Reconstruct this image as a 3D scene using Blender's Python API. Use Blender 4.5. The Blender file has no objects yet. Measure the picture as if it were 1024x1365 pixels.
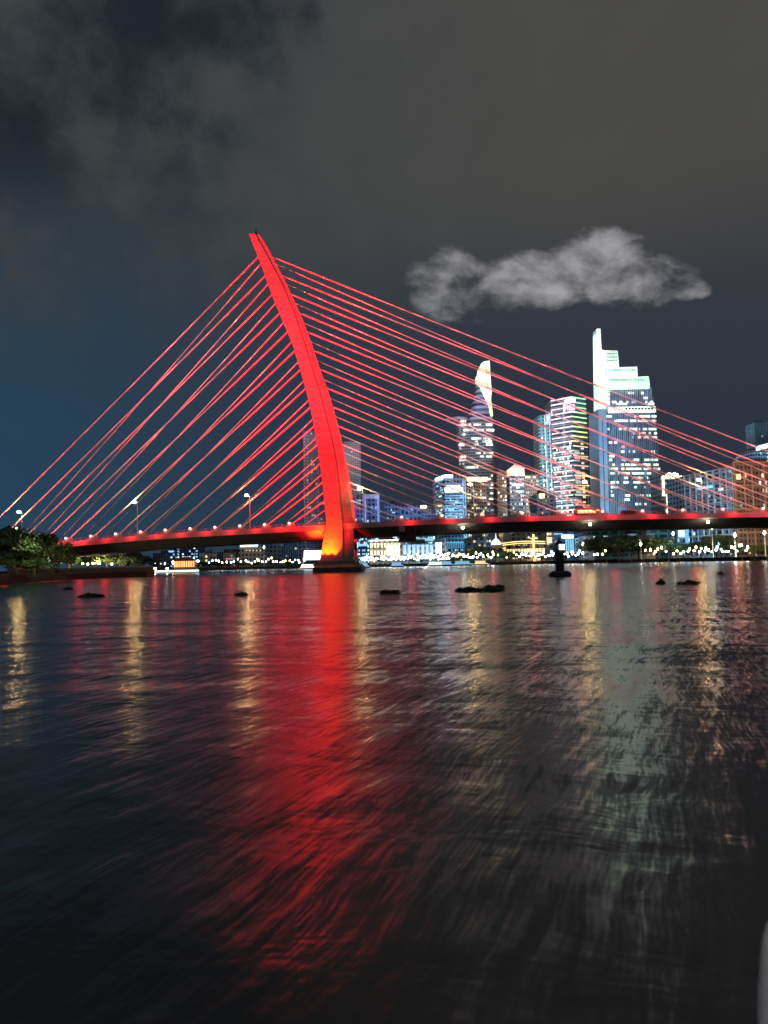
import bpy, math, random
from mathutils import Matrix, Vector, Euler
random.seed(7)
R = math.radians
scene = bpy.context.scene
col = scene.collection
# ------------------------------------------------------------------ camera
F = 950.0; CX, CY = 512.0, 682.5; CAMZ = 2.5
PITCH, ROLL = 4.1, -1.2
CM = Euler((R(90 + PITCH), 0, 0)).to_matrix() @ Matrix.Rotation(R(ROLL), 3, 'Z')
CAM = Vector((0, 0, CAMZ))
def ray(px, py): return CM @ Vector(((px - CX) / F, -(py - CY) / F, -1.0))
def P(px, py, Y):
    "world point seen at photo pixel (px, py) on the plane y = Y"
    d = ray(px, py); return CAM + d * (Y / d.y)
def X(px, Y, py=700): return P(px, py, Y).x
def Z(px, py, Y): return P(px, py, Y).z
cam = bpy.data.objects.new('camera', bpy.data.cameras.new('camera'))
col.objects.link(cam); scene.camera = cam
cam.location = CAM; cam.rotation_euler = CM.to_euler()
cam.data.sensor_fit = 'HORIZONTAL'; cam.data.sensor_width = 36; cam.data.lens = 36 * F / 1024
cam.data.clip_start = .05; cam.data.clip_end = 20000

# ------------------------------------------------------------------ materials
def new_mat(name):
    m = bpy.data.materials.new(name); m.use_nodes = True
    nt = m.node_tree; return m, nt, nt.nodes['Principled BSDF']
def N(nt, t, **kw):
    n = nt.nodes.new(t)
    for k, v in kw.items(): setattr(n, k, v)
    return n
def mat(name, c, rough=.7, var=.18, scale=.6, metal=0, bump=0):
    m, nt, b = new_mat(name)
    tc = N(nt, 'ShaderNodeTexCoord'); no = N(nt, 'ShaderNodeTexNoise')
    no.inputs['Scale'].default_value = scale; no.inputs['Detail'].default_value = 6
    nt.links.new(tc.outputs['Object'], no.inputs['Vector'])
    mx = N(nt, 'ShaderNodeMix', data_type='RGBA')
    mx.inputs['A'].default_value = (*[max(0, v * (1 - var * 1.6)) for v in c], 1)
    mx.inputs['B'].default_value = (*[min(1, v * (1 + var * 1.6)) for v in c], 1)
    nt.links.new(no.outputs['Fac'], mx.inputs['Factor'])
    nt.links.new(mx.outputs['Result'], b.inputs['Base Color'])
    b.inputs['Roughness'].default_value = rough; b.inputs['Metallic'].default_value = metal
    if bump:
        bp = N(nt, 'ShaderNodeBump'); bp.inputs['Distance'].default_value = bump
        nt.links.new(no.outputs['Fac'], bp.inputs['Height']); nt.links.new(bp.outputs['Normal'], b.inputs['Normal'])
    return m
def glow(name, c, s):
    m, nt, b = new_mat(name)
    b.inputs['Base Color'].default_value = (.6, .6, .6, 1)
    b.inputs['Emission Color'].default_value = (*c, 1); b.inputs['Emission Strength'].default_value = s
    return m
def facade(name, wall, glass, fh=3.6, bay=2.4, gh=.55, gw=.75, rough=.25, off=0.0):
    "storeys of dark glazing between floor slabs, built from object position"
    m, nt, b = new_mat(name)
    ge = N(nt, 'ShaderNodeNewGeometry'); sp = N(nt, 'ShaderNodeSeparateXYZ')
    nt.links.new(ge.outputs['Position'], sp.inputs[0])
    def math_(op, a, bb):
        n = N(nt, 'ShaderNodeMath', operation=op)
        for i, v in enumerate((a, bb)):
            if v is None: continue
            if isinstance(v, (int, float)): n.inputs[i].default_value = v
            else: nt.links.new(v, n.inputs[i])
        return n.outputs[0]
    fz = math_('FRACT', math_('DIVIDE', sp.outputs['Z'], fh), None)
    u = math_('ADD', math_('MULTIPLY', sp.outputs['X'], 1.0), math_('MULTIPLY', sp.outputs['Y'], .83))
    fu = math_('FRACT', math_('DIVIDE', math_('ADD', u, 4000 + off), bay), None)
    k = math_('MULTIPLY', math_('LESS_THAN', fz, gh), math_('LESS_THAN', fu, gw))
    wn = N(nt, 'ShaderNodeTexWhiteNoise', noise_dimensions='3D')
    cb = N(nt, 'ShaderNodeCombineXYZ')
    nt.links.new(math_('FLOOR', math_('DIVIDE', sp.outputs['Z'], fh), None), cb.inputs[0])
    nt.links.new(math_('FLOOR', math_('DIVIDE', math_('ADD', u, 4000 + off), bay), None), cb.inputs[1])
    nt.links.new(cb.outputs[0], wn.inputs['Vector'])
    g = N(nt, 'ShaderNodeMix', data_type='RGBA'); g.inputs['A'].default_value = (*[v * .5 for v in glass], 1); g.inputs['B'].default_value = (*[v * 1.6 for v in glass], 1)
    nt.links.new(wn.outputs['Value'], g.inputs['Factor'])
    no = N(nt, 'ShaderNodeTexNoise'); no.inputs['Scale'].default_value = .07; no.inputs['Detail'].default_value = 7
    nt.links.new(ge.outputs['Position'], no.inputs['Vector'])
    w = N(nt, 'ShaderNodeMix', data_type='RGBA'); w.inputs['A'].default_value = (*[v * .65 for v in wall], 1); w.inputs['B'].default_value = (*[min(1, v * 1.35) for v in wall], 1)
    nt.links.new(no.outputs['Fac'], w.inputs['Factor'])
    mx = N(nt, 'ShaderNodeMix', data_type='RGBA'); nt.links.new(k, mx.inputs['Factor'])
    nt.links.new(w.outputs['Result'], mx.inputs['A']); nt.links.new(g.outputs['Result'], mx.inputs['B'])
    nt.links.new(mx.outputs['Result'], b.inputs['Base Color'])
    r = N(nt, 'ShaderNodeMapRange'); nt.links.new(k, r.inputs['Value'])
    r.inputs['To Min'].default_value = .75; r.inputs['To Max'].default_value = rough
    nt.links.new(r.outputs[0], b.inputs['Roughness'])
    return m
def leaf_mat(name, c):
    m, nt, b = new_mat(name)
    ge = N(nt, 'ShaderNodeNewGeometry'); wn = N(nt, 'ShaderNodeTexNoise'); wn.inputs['Scale'].default_value = .9
    nt.links.new(ge.outputs['Position'], wn.inputs['Vector'])
    mx = N(nt, 'ShaderNodeMix', data_type='RGBA')
    mx.inputs['A'].default_value = (*[v * .45 for v in c], 1); mx.inputs['B'].default_value = (*[v * 1.6 for v in c], 1)
    nt.links.new(wn.outputs['Fac'], mx.inputs['Factor']); nt.links.new(mx.outputs['Result'], b.inputs['Base Color'])
    b.inputs['Roughness'].default_value = .55
    return m

M = {}
def pylon_mat():
    m, nt, b = new_mat('pylon_paint')
    ge = N(nt, 'ShaderNodeNewGeometry'); mp = N(nt, 'ShaderNodeMapping'); mp.inputs['Scale'].default_value = (.15, .15, .9)
    nt.links.new(ge.outputs['Position'], mp.inputs['Vector'])
    no = N(nt, 'ShaderNodeTexNoise'); no.inputs['Scale'].default_value = 1; no.inputs['Detail'].default_value = 8
    nt.links.new(mp.outputs[0], no.inputs['Vector'])
    wv = N(nt, 'ShaderNodeTexWave', bands_direction='Z', wave_profile='SAW'); wv.inputs['Scale'].default_value = .075
    wv.inputs['Distortion'].default_value = .0
    nt.links.new(ge.outputs['Position'], wv.inputs['Vector'])
    cr = N(nt, 'ShaderNodeValToRGB'); cr.color_ramp.elements[0].position = .0; cr.color_ramp.elements[0].color = (.45, .45, .45, 1)
    cr.color_ramp.elements[1].position = .06; cr.color_ramp.elements[1].color = (1, 1, 1, 1)
    nt.links.new(wv.outputs['Fac'], cr.inputs['Fac'])
    mx = N(nt, 'ShaderNodeMix', data_type='RGBA'); mx.inputs['A'].default_value = (.24, .23, .22, 1); mx.inputs['B'].default_value = (.52, .50, .48, 1)
    nt.links.new(no.outputs['Fac'], mx.inputs['Factor'])
    ml = N(nt, 'ShaderNodeMix', data_type='RGBA', blend_type='MULTIPLY'); ml.inputs['Factor'].default_value = .7
    nt.links.new(mx.outputs['Result'], ml.inputs['A']); nt.links.new(cr.outputs['Color'], ml.inputs['B'])
    nt.links.new(ml.outputs['Result'], b.inputs['Base Color']); b.inputs['Roughness'].default_value = .6
    bp = N(nt, 'ShaderNodeBump'); bp.inputs['Distance'].default_value = .06
    nt.links.new(cr.outputs['Color'], bp.inputs['Height']); nt.links.new(bp.outputs['Normal'], b.inputs['Normal'])
    return m
M['pylon'] = pylon_mat()
M['concrete'] = mat('concrete', (.30, .27, .24), .85, .25, .3, bump=.02)
M['dark_concrete'] = mat('weathered_concrete', (.14, .12, .11), .9, .3, .5, bump=.03)
M['edge'] = mat('edge_beam_paint', (.55, .52, .5), .6, .2, .25)
M['asphalt'] = mat('asphalt', (.05, .05, .05), .9, .2, 1)
M['cable'] = mat('cable_sheath', (.8, .78, .78), .5, .05, 1)
M['steel'] = mat('galvanised_steel', (.35, .35, .36), .45, .2, 1, metal=.6)
M['dark'] = mat('dark_steel', (.03, .03, .035), .6, .3, 1)
M['paint_white'] = mat('white_paint', (.75, .75, .75), .45, .08, 1)
M['earth'] = mat('earth', (.04, .035, .028), .95, .4, .3, bump=.2)
M['trunk'] = mat('bark', (.06, .045, .035), .9, .3, 2, bump=.05)
M['leaf_a'] = leaf_mat('foliage_dark', (.05, .08, .03))
M['leaf_b'] = leaf_mat('foliage_mid', (.07, .10, .03))
M['hyacinth'] = leaf_mat('hyacinth_leaf', (.07, .11, .045))
M['lamp_w'] = glow('lamp_white', (1, .93, .78), 34)
M['lamp_c'] = glow('lamp_cool', (.5, .78, 1), 18)
M['lamp_y'] = glow('lamp_warm', (1, .68, .3), 26)
M['lamp_road'] = glow('lamp_road', (1, .66, .25), 240)
M['lamp_red'] = glow('lamp_pink', (1, .35, .3), 5)
M['w_white'] = glow('window_white', (.85, 1, .92), 1.6)
M['w_warm'] = glow('window_warm', (1, .72, .36), 1.5)
M['w_dim'] = glow('window_dim', (.6, .8, .75), .42)
M['w_green'] = glow('window_green', (.75, 1, .6), 1.2)
M['w_cool'] = glow('window_cool', (.28, .66, 1), 1.1)
M['w_red'] = glow('window_red', (1, .1, .1), 1.2)
WIN = ['w_white'] * 4 + ['w_dim'] * 4 + ['w_warm'] * 2 + ['w_green'] * 2

# ------------------------------------------------------------------ mesh builder
def panel_glow(name, c, s, cell=2.2, dark=.35):
    m = glow(name, c, s); nt = m.node_tree; b = nt.nodes['Principled BSDF']
    ge = N(nt, 'ShaderNodeNewGeometry'); sp = N(nt, 'ShaderNodeSeparateXYZ'); cb = N(nt, 'ShaderNodeCombineXYZ')
    nt.links.new(ge.outputs['Position'], sp.inputs[0]); nt.links.new(sp.outputs['X'], cb.inputs[0]); nt.links.new(sp.outputs['Z'], cb.inputs[1])
    br = N(nt, 'ShaderNodeTexBrick'); br.offset = 0; br.inputs['Scale'].default_value = 1
    br.inputs['Brick Width'].default_value = cell; br.inputs['Row Height'].default_value = cell * 1.7; br.inputs['Mortar Size'].default_value = .22
    br.inputs['Color1'].default_value = (1, 1, 1, 1); br.inputs['Color2'].default_value = (.72, .72, .72, 1); br.inputs['Mortar'].default_value = (dark, dark, dark, 1)
    nt.links.new(cb.outputs[0], br.inputs['Vector'])
    no = N(nt, 'ShaderNodeTexNoise'); no.inputs['Scale'].default_value = .09; no.inputs['Detail'].default_value = 4; nt.links.new(ge.outputs['Position'], no.inputs['Vector'])
    mr = N(nt, 'ShaderNodeMapRange'); nt.links.new(no.outputs['Fac'], mr.inputs['Value']); mr.inputs['From Min'].default_value = .3; mr.inputs['From Max'].default_value = .7; mr.inputs['To Min'].default_value = .55 * s; mr.inputs['To Max'].default_value = 1.3 * s
    mu = N(nt, 'ShaderNodeMath', operation='MULTIPLY'); nt.links.new(br.outputs['Color'], mu.inputs[0]); nt.links.new(mr.outputs[0], mu.inputs[1])
    nt.links.new(mu.outputs[0], b.inputs['Emission Strength']); return m
class MB:
    def __init__(s): s.v, s.f = [], []
    def add(s, vs, fs):
        b = len(s.v); s.v += [tuple(v) for v in vs]; s.f += [tuple(b + i for i in f) for f in fs]; return s
    def box(s, x0, x1, y0, y1, z0, z1):
        return s.add([(x, y, z) for z in (z0, z1) for y in (y0, y1) for x in (x0, x1)],
                     [(0, 2, 3, 1), (4, 5, 7, 6), (0, 1, 5, 4), (2, 6, 7, 3), (0, 4, 6, 2), (1, 3, 7, 5)])
    def loft(s, rings, caps=True):
        n = len(rings[0]); vs = [p for r in rings for p in r]; fs = []
        for i in range(len(rings) - 1):
            for j in range(n):
                k = (j + 1) % n; fs.append((i * n + j, i * n + k, (i + 1) * n + k, (i + 1) * n + j))
        if caps: fs += [tuple(range(n - 1, -1, -1)), tuple((len(rings) - 1) * n + j for j in range(n))]
        return s.add(vs, fs)
    def tube(s, pts, r, n=6, r2=None):
        pts = [Vector(p) for p in pts]; rings = []
        for i, p in enumerate(pts):
            d = (pts[min(i + 1, len(pts) - 1)] - pts[max(i - 1, 0)]).normalized()
            a = d.cross(Vector((0, 0, 1)))
            a = Vector((1, 0, 0)) if a.length < 1e-4 else a.normalized()
            b = d.cross(a); rr = r if r2 is None else r + (r2 - r) * i / (len(pts) - 1)
            rings.append([p + a * rr * math.cos(t * 2 * math.pi / n) + b * rr * math.sin(t * 2 * math.pi / n) for t in range(n)])
        return s.loft(rings)
    def ball(s, c, r, n=10, m=6, sq=(1, 1, 1)):
        rings = []
        for i in range(1, m):
            t = math.pi * i / m
            rings.append([(c[0] + sq[0] * r * math.sin(t) * math.cos(2 * math.pi * j / n), c[1] + sq[1] * r * math.sin(t) * math.sin(2 * math.pi * j / n), c[2] - sq[2] * r * math.cos(t)) for j in range(n)])
        return s.loft(rings)
    def prism(s, pts, z0, z1, pts2=None):
        return s.loft([[(x, y, z0) for x, y in pts], [(x, y, z1) for x, y in (pts2 or pts)]])
    def extrude(s, poly, dy):
        "poly: world points, extruded along +y"
        return s.loft([[tuple(p) for p in poly], [(p[0], p[1] + dy, p[2]) for p in poly]])
    def build(s, name, m, parent=None, smooth=False):
        me = bpy.data.meshes.new(name); o_ = parent.matrix_world.translation if parent else Vector()
        off = Vector()
        q = parent
        while q: off += q.location; q = q.parent
        me.from_pydata([(v[0] - off.x, v[1] - off.y, v[2] - off.z) for v in s.v], [], s.f)
        me.materials.append(m if not isinstance(m, str) else M[m])
        if smooth:
            for p in me.polygons: p.use_smooth = True
        o = bpy.data.objects.new(name, me); col.objects.link(o)
        if parent: o.parent = parent
        import bmesh
        bm = bmesh.new(); bm.from_mesh(me); bmesh.ops.recalc_face_normals(bm, faces=bm.faces); bm.to_mesh(me); bm.free()
        return o
def tag(o, label=None, cat=None, group=None, kind=None):
    for k, v in (('label', label), ('category', cat), ('group', group), ('kind', kind)):
        if v: o[k] = v
    return o
def thing(name, label, cat, loc=(0, 0, 0), group=None):
    o = bpy.data.objects.new(name, None); col.objects.link(o); o.location = loc
    o.empty_display_size = .2
    return tag(o, label, cat, group)
def copy_tree(o, parent=None):
    c = o.copy(); col.objects.link(c); c.parent = parent
    for ch in o.children: copy_tree(ch, c)
    return c
def px_poly(pts, Y): return [P(a, b, Y) for a, b in pts]

# ------------------------------------------------------------------ lamps
def lamp(kind, loc, colr, energy, aim=None, ang=60, blend=.5, size=.5, falloff=None, name='floodlight_beam'):
    l = bpy.data.lights.new(name, kind); o = bpy.data.objects.new(name, l); col.objects.link(o); o.location = loc
    l.color = colr; l.energy = energy
    if kind in ('SPOT', 'POINT'): l.shadow_soft_size = size
    if kind == 'SPOT': l.spot_size = R(ang); l.spot_blend = blend
    if aim is not None:
        o.rotation_euler = (Vector(aim) - Vector(loc)).to_track_quat('-Z', 'Y').to_euler()
    if falloff:
        l.use_nodes = True; nt = l.node_tree
        e = nt.nodes['Emission']; f = nt.nodes.new('ShaderNodeLightFalloff'); f.inputs['Strength'].default_value = 1
        nt.links.new(f.outputs[falloff], e.inputs['Strength'])
    return o

# ------------------------------------------------------------------ world: night sky with lit cloud
def make_world():
    w = bpy.data.worlds.new('World'); scene.world = w; w.use_nodes = True
    nt = w.node_tree; bg = nt.nodes['Background']; out = nt.nodes['World Output']
    L = nt.links.new
    tc = N(nt, 'ShaderNodeTexCoord'); sp = N(nt, 'ShaderNodeSeparateXYZ'); L(tc.outputs['Generated'], sp.inputs[0])
    def mt(op, a, b=None, c=None):
        n = N(nt, 'ShaderNodeMath', operation=op)
        for i, v in enumerate((a, b, c)):
            if v is None: continue
            if isinstance(v, (int, float)): n.inputs[i].default_value = v
            else: L(v, n.inputs[i])
        return n.outputs[0]
    def mr(v, a, b, c=0, d=1):
        n = N(nt, 'ShaderNodeMapRange', interpolation_type='SMOOTHSTEP'); L(v, n.inputs['Value'])
        for k, x in zip(('From Min', 'From Max', 'To Min', 'To Max'), (a, b, c, d)): n.inputs[k].default_value = x
        return n.outputs[0]
    def mix(f, a, b):
        n = N(nt, 'ShaderNodeMix', data_type='RGBA')
        for k, v in (('Factor', f), ('A', a), ('B', b)):
            if isinstance(v, tuple): n.inputs[k].default_value = (*v, 1)
            elif isinstance(v, (int, float)): n.inputs[k].default_value = v
            else: L(v, n.inputs[k])
        return n.outputs['Result']
    def noise(vec, s, det=8, rough=.6, dist=0.0):
        n = N(nt, 'ShaderNodeTexNoise'); n.inputs['Scale'].default_value = s; n.inputs['Detail'].default_value = det
        n.inputs['Roughness'].default_value = rough; n.inputs['Distortion'].default_value = dist; L(vec, n.inputs['Vector']); return n.outputs['Fac']
    x, y, z = sp.outputs
    ys = mt('MAXIMUM', mt('ABSOLUTE', y), .05)
    u = mt('DIVIDE', x, ys); v = mt('DIVIDE', z, ys)
    uv = N(nt, 'ShaderNodeCombineXYZ'); L(u, uv.inputs[0]); L(v, uv.inputs[1])
    # clear night sky near the horizon: blue at left, violet grey at right
    low = mix(mr(u, -.62, .1), (.018, .055, .102), (.024, .032, .054))
    hi = mix(mr(u, -.5, .5), (.030, .044, .055), (.046, .047, .052))
    base = mix(mr(v, .06, .62), low, hi)
    sky = N(nt, 'ShaderNodeTexSky', sky_type='NISHITA', sun_disc=False)
    sky.sun_elevation = R(-7); sky.sun_rotation = R(-70)
    ad = N(nt, 'ShaderNodeMix', data_type='RGBA', blend_type='ADD'); ad.inputs['Factor'].default_value = .1
    L(base, ad.inputs['A']); L(sky.outputs[0], ad.inputs['B']); base = ad.outputs['Result']
    # high overcast, lit from below by the city, broken toward the upper left
    n1 = noise(tc.outputs['Generated'], 3.6, 6, .55)
    n2 = noise(tc.outputs['Generated'], 11, 7, .55)
    cov = mt('MULTIPLY_ADD', mt('ADD', mt('MULTIPLY', n1, .56), mt('MULTIPLY', n2, .44)), 2.9, -.98)
    thr = mt('ADD', mt('MULTIPLY', mr(u, -.40, .24), .62), mt('MULTIPLY', mr(v, .84, .66), .12))
    lowcut = mr(mt('ADD', v, mt('MULTIPLY', u, -.12)), .30, .56)
    dens = mt('MULTIPLY', mr(mt('ADD', cov, thr), .30, .80), lowcut)
    cc = mix(mr(u, -.45, .35), (.038, .047, .053), (.066, .065, .062))
    cc2 = mix(mr(n2, .3, .7), cc, mix(.22, cc, (.088, .085, .08)))
    top_dark = mix(mr(v, .46, .66), base, (.015, .020, .027))
    c1 = mix(dens, top_dark, cc2)
    # one small bright cloud bank
    wv = N(nt, 'ShaderNodeVectorMath', operation='ADD')
    nn = N(nt, 'ShaderNodeTexNoise'); nn.inputs['Scale'].default_value = 9; nn.inputs['Detail'].default_value = 6; L(uv.outputs[0], nn.inputs['Vector'])
    sc = N(nt, 'ShaderNodeVectorMath', operation='SCALE'); sc.inputs['Scale'].default_value = .06
    sb = N(nt, 'ShaderNodeVectorMath', operation='SUBTRACT'); sb.inputs[1].default_value = (.5, .5, .5)
    L(nn.outputs['Color'], sb.inputs[0]); L(sb.outputs[0], sc.inputs[0]); L(uv.outputs[0], wv.inputs[0]); L(sc.outputs[0], wv.inputs[1])
    s2 = N(nt, 'ShaderNodeSeparateXYZ'); L(wv.outputs[0], s2.inputs[0])
    tot = None
    for (px, py, rx, ry, k) in ((625, 372, 84, 50, .93), (700, 372, 100, 44, 1), (800, 350, 76, 50, 1.05), (858, 370, 70, 40, 1.0), (592, 386, 50, 40, .66), (668, 372, 60, 42, .9), (912, 386, 36, 16, .7)):
        d = ray(px, py); cu, cv = d.x / d.y, d.z / d.y
        a = mt('DIVIDE', mt('SUBTRACT', s2.outputs[0], cu), rx / F); b = mt('DIVIDE', mt('SUBTRACT', s2.outputs[1], cv), ry / F)
        e = mr(mt('ADD', mt('MULTIPLY', a, a), mt('MULTIPLY', b, b)), 1.5, 0.0, 0, k)
        tot = e if tot is None else mt('MAXIMUM', tot, e)
    st_ = N(nt, 'ShaderNodeMapping'); st_.inputs['Scale'].default_value = (.75, 1.15, 1); L(wv.outputs[0], st_.inputs['Vector'])
    n3 = noise(st_.outputs[0], 14, 11, .6, .1)
    dd = mt('MULTIPLY', mr(mt('ADD', tot, mt('MULTIPLY', mt('SUBTRACT', n3, .5), 3.9)), .08, 1.75), mr(tot, .0, .22))
    c2 = mix(mt('MULTIPLY', dd, mt('GREATER_THAN', y, 0)), c1, (.38, .375, .39))
    L(c2, bg.inputs['Color']); bg.inputs['Strength'].default_value = 1.0
make_world()
fill_sun = lamp('SUN', (0, 0, 300), (1, .93, .85), .03, aim=(120, 200, 0), name='faint_fill_sun'); fill_sun.data.angle = R(.5)  # weak fill light added so unlit shapes still show
scene.view_settings.view_transform = 'Standard'; scene.view_settings.look = 'None'
scene.view_settings.exposure = 0; scene.view_settings.gamma = 1
scene.cycles.use_denoising = True
scene.cycles.sample_clamp_indirect = 6; scene.cycles.max_bounces = 4; scene.cycles.diffuse_bounces = 2; scene.cycles.glossy_bounces = 2
scene.cycles.caustics_reflective = False; scene.cycles.caustics_refractive = False

# ------------------------------------------------------------------ water
def make_water():
    m, nt, b = new_mat('river_water'); L = nt.links.new
    b.inputs['Base Color'].default_value = (.008, .009, .010, 1); b.inputs['Roughness'].default_value = .215
    b.inputs['IOR'].default_value = 1.9
    ge = N(nt, 'ShaderNodeNewGeometry')
    def layer(rot, sx, sy, det, amp, dist=0.0, rough=.5):
        mp = N(nt, 'ShaderNodeMapping', vector_type='TEXTURE'); mp.inputs['Rotation'].default_value = (0, 0, -rot); mp.inputs['Scale'].default_value = (1 / sx, 1 / sy, 1)
        L(pos, mp.inputs['Vector'])
        n = N(nt, 'ShaderNodeTexNoise'); n.inputs['Scale'].default_value = 1; n.inputs['Detail'].default_value = det
        n.inputs['Roughness'].default_value = rough; n.inputs['Distortion'].default_value = dist
        L(mp.outputs[0], n.inputs['Vector'])
        k = N(nt, 'ShaderNodeMath', operation='MULTIPLY'); k.inputs[1].default_value = amp; L(n.outputs['Fac'], k.inputs[0]); return k.outputs[0]
    wn = N(nt, 'ShaderNodeTexNoise'); wn.inputs['Scale'].default_value = .6; wn.inputs['Detail'].default_value = 3; L(ge.outputs['Position'], wn.inputs['Vector'])
    ws = N(nt, 'ShaderNodeVectorMath', operation='SUBTRACT'); ws.inputs[1].default_value = (.5, .5, .5); L(wn.outputs['Color'], ws.inputs[0])
    wk = N(nt, 'ShaderNodeVectorMath', operation='MULTIPLY'); wk.inputs[1].default_value = (.22, .55, 0); L(ws.outputs[0], wk.inputs[0])
    wa = N(nt, 'ShaderNodeVectorMath', operation='ADD'); L(ge.outputs['Position'], wa.inputs[0]); L(wk.outputs[0], wa.inputs[1])
    pos = wa.outputs[0]
    heading = R(22)          # the current and the wake lines run this way
    parts = [layer(heading, 4.5, .45, 4, .0035, .12, .55), layer(heading, 16, 1.2, 3, .0007, 0), layer(R(22), .26, .55, 4, .058, .5), layer(R(-12), .8, 1.7, 3, .012, .3), layer(R(-4), .035, .14, 3, .20, .3)]
    tot = parts[0]
    for p in parts[1:]:
        a = N(nt, 'ShaderNodeMath', operation='ADD'); L(tot, a.inputs[0]); L(p, a.inputs[1]); tot = a.outputs[0]
    sl = [layer(R(20), 2.3, .42, 5, .21, .25, .6), layer(R(27), 8.0, .8, 4, .24, .15), layer(R(21), 24, 1.9, 3, .22, .05), layer(R(24), .13, .28, 3, .14, .6)]   # slope of the drawn-out ripples
    st = sl[0]
    for p in sl[1:]:
        a = N(nt, 'ShaderNodeMath', operation='ADD'); L(st, a.inputs[0]); L(p, a.inputs[1]); st = a.outputs[0]
    ctr = N(nt, 'ShaderNodeMath', operation='SUBTRACT'); L(st, ctr.inputs[0]); ctr.inputs[1].default_value = (.21 + .24 + .22 + .14) * .5 + .02
    sx_ = N(nt, 'ShaderNodeMath', operation='MULTIPLY'); L(ctr.outputs[0], sx_.inputs[0]); sx_.inputs[1].default_value = .08
    cv = N(nt, 'ShaderNodeCombineXYZ'); L(sx_.outputs[0], cv.inputs[0]); L(ctr.outputs[0], cv.inputs[1]); cv.inputs[2].default_value = 1
    nz = N(nt, 'ShaderNodeVectorMath', operation='NORMALIZE'); L(cv.outputs[0], nz.inputs[0])
    bp = N(nt, 'ShaderNodeBump'); bp.inputs['Strength'].default_value = 1; bp.inputs['Distance'].default_value = 1; L(nz.outputs[0], bp.inputs['Normal'])
    L(tot, bp.inputs['Height']); L(bp.outputs['Normal'], b.inputs['Normal'])
    o = MB().add([(-1500, -60, 0), (1500, -60, 0), (1500, 1500, 0), (-1500, 1500, 0)], [(0, 1, 2, 3)]).build('water', m)
    tag(o, kind='structure')
make_water()

# ------------------------------------------------------------------ ground
GZ = 1.7
SH = [(-40, 520), (200, 505), (300, 490), (480, 470), (700, 420), (860, 375), (1024, 332), (1160, 310)]   # far shore, photo column and distance
def shoreY(px):
    for (a, ya), (b, yb) in zip(SH, SH[1:]):
        if px <= b: return ya + (yb - ya) * (px - a) / (b - a)
    return SH[-1][1]
sh_w = [(X(p, y, 750), y) for p, y in SH]
far = sh_w + [(sh_w[-1][0] + 900, 300), (4000, 300), (4000, 6000), (-4000, 6000), (-4000, 560), (sh_w[0][0] - 300, 540)]
tag(MB().prism(far, -1, GZ).build('ground', M['earth']), kind='structure')
# ------------------------------------------------------------------ near left bank
lb = [(X(-90, 118, 770), 118), (X(0, 141, 770), 141), (X(60, 170, 770), 170), (X(130, 200, 770), 200), (X(205, 218, 768), 218), (X(206, 305, 765), 305), (X(-60, 330, 765), 330), (-420, 330), (-420, 118)]
tag(MB().prism(lb, -1, 1.5).build('river_bank', M['earth']), kind='structure')

# ------------------------------------------------------------------ bridge
YC = 240.0; YN = 226.4
bridge = thing('bridge', 'cable-stayed bridge with a tall curved pylon and cables lit red, crossing the river', 'bridge', (X(455, 229, 755), YC, 0))
dk = [(-60, 734), (75, 723.5), (200, 712.8), (320, 705.8), (430, 700), (475, 697), (560, 693), (660, 689.5), (760, 687), (860, 685.5), (960, 683.6), (1060, 682), (1260, 681)]
dk_w = [P(a, b, YN) for a, b in dk]
def zt(x):
    if x <= dk_w[0].x: i = 0
    elif x >= dk_w[-1].x: i = len(dk_w) - 2
    else: i = next(i for i in range(len(dk_w) - 1) if dk_w[i + 1].x >= x)
    p0, p1, p2, p3 = dk_w[max(i - 1, 0)], dk_w[i], dk_w[i + 1], dk_w[min(i + 2, len(dk_w) - 1)]
    t = (x - p1.x) / (p2.x - p1.x); h = p2.x - p1.x
    m1 = (p2.z - p0.z) / max(p2.x - p0.x, 1e-6) * h; m2 = (p3.z - p1.z) / max(p3.x - p1.x, 1e-6) * h
    return (2 * t**3 - 3 * t**2 + 1) * p1.z + (t**3 - 2 * t**2 + t) * m1 + (-2 * t**3 + 3 * t**2) * p2.z + (t**3 - t**2) * m2
XS = [dk_w[0].x + (dk_w[-1].x - dk_w[0].x) * i / 90 for i in range(91)]
def sweep(sec, name, m):
    mb = MB(); mb.loft([[(x, YC + s * 1.0, zt(x) + d) for s, d in sec] for x in XS]); return mb.build(name, m, bridge)
hw = YC - YN
sweep([(-hw + .5, -1.6), (-hw + 6.5, -4.3), (hw - 6.5, -4.3), (hw - .5, -1.6), (hw - .5, -1.0), (-hw + .5, -1.0)], 'girder', mat('girder_concrete', (.55, .45, .38), .8, .25, .3, bump=.02))
sweep([(-hw, 0), (-hw - .02, -1.65), (-hw + .48, -1.65), (-hw + .48, 0)], 'edge_beam', M['edge'])
sweep([(hw - .48, 0), (hw - .48, -1.65), (hw, -1.65), (hw, 0)], 'edge_beam', M['edge'])
sweep([(-hw + .5, -.994), (hw - .5, -.994), (hw - .5, -.95), (-hw + .5, -.95)], 'road_surface', M['asphalt'])
sweep([(-.25, -.94), (.25, -.94), (.12, -.1), (-.12, -.1)], 'median_barrier', M['concrete'])
for s in (-1, 1):
    mb = MB(); y = YC + s * (hw - .24)
    for h in (.45, .85): mb.tube([(x, y, zt(x) + h) for x in XS], .05, 5)
    for i in range(0, 91 * 2):
        x = XS[0] + (XS[-1] - XS[0]) * i / 182; mb.box(x - .05, x + .05, y - .05, y + .05, zt(x), zt(x) + .85)
    mb.build('railing', M['steel'], bridge)
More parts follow.
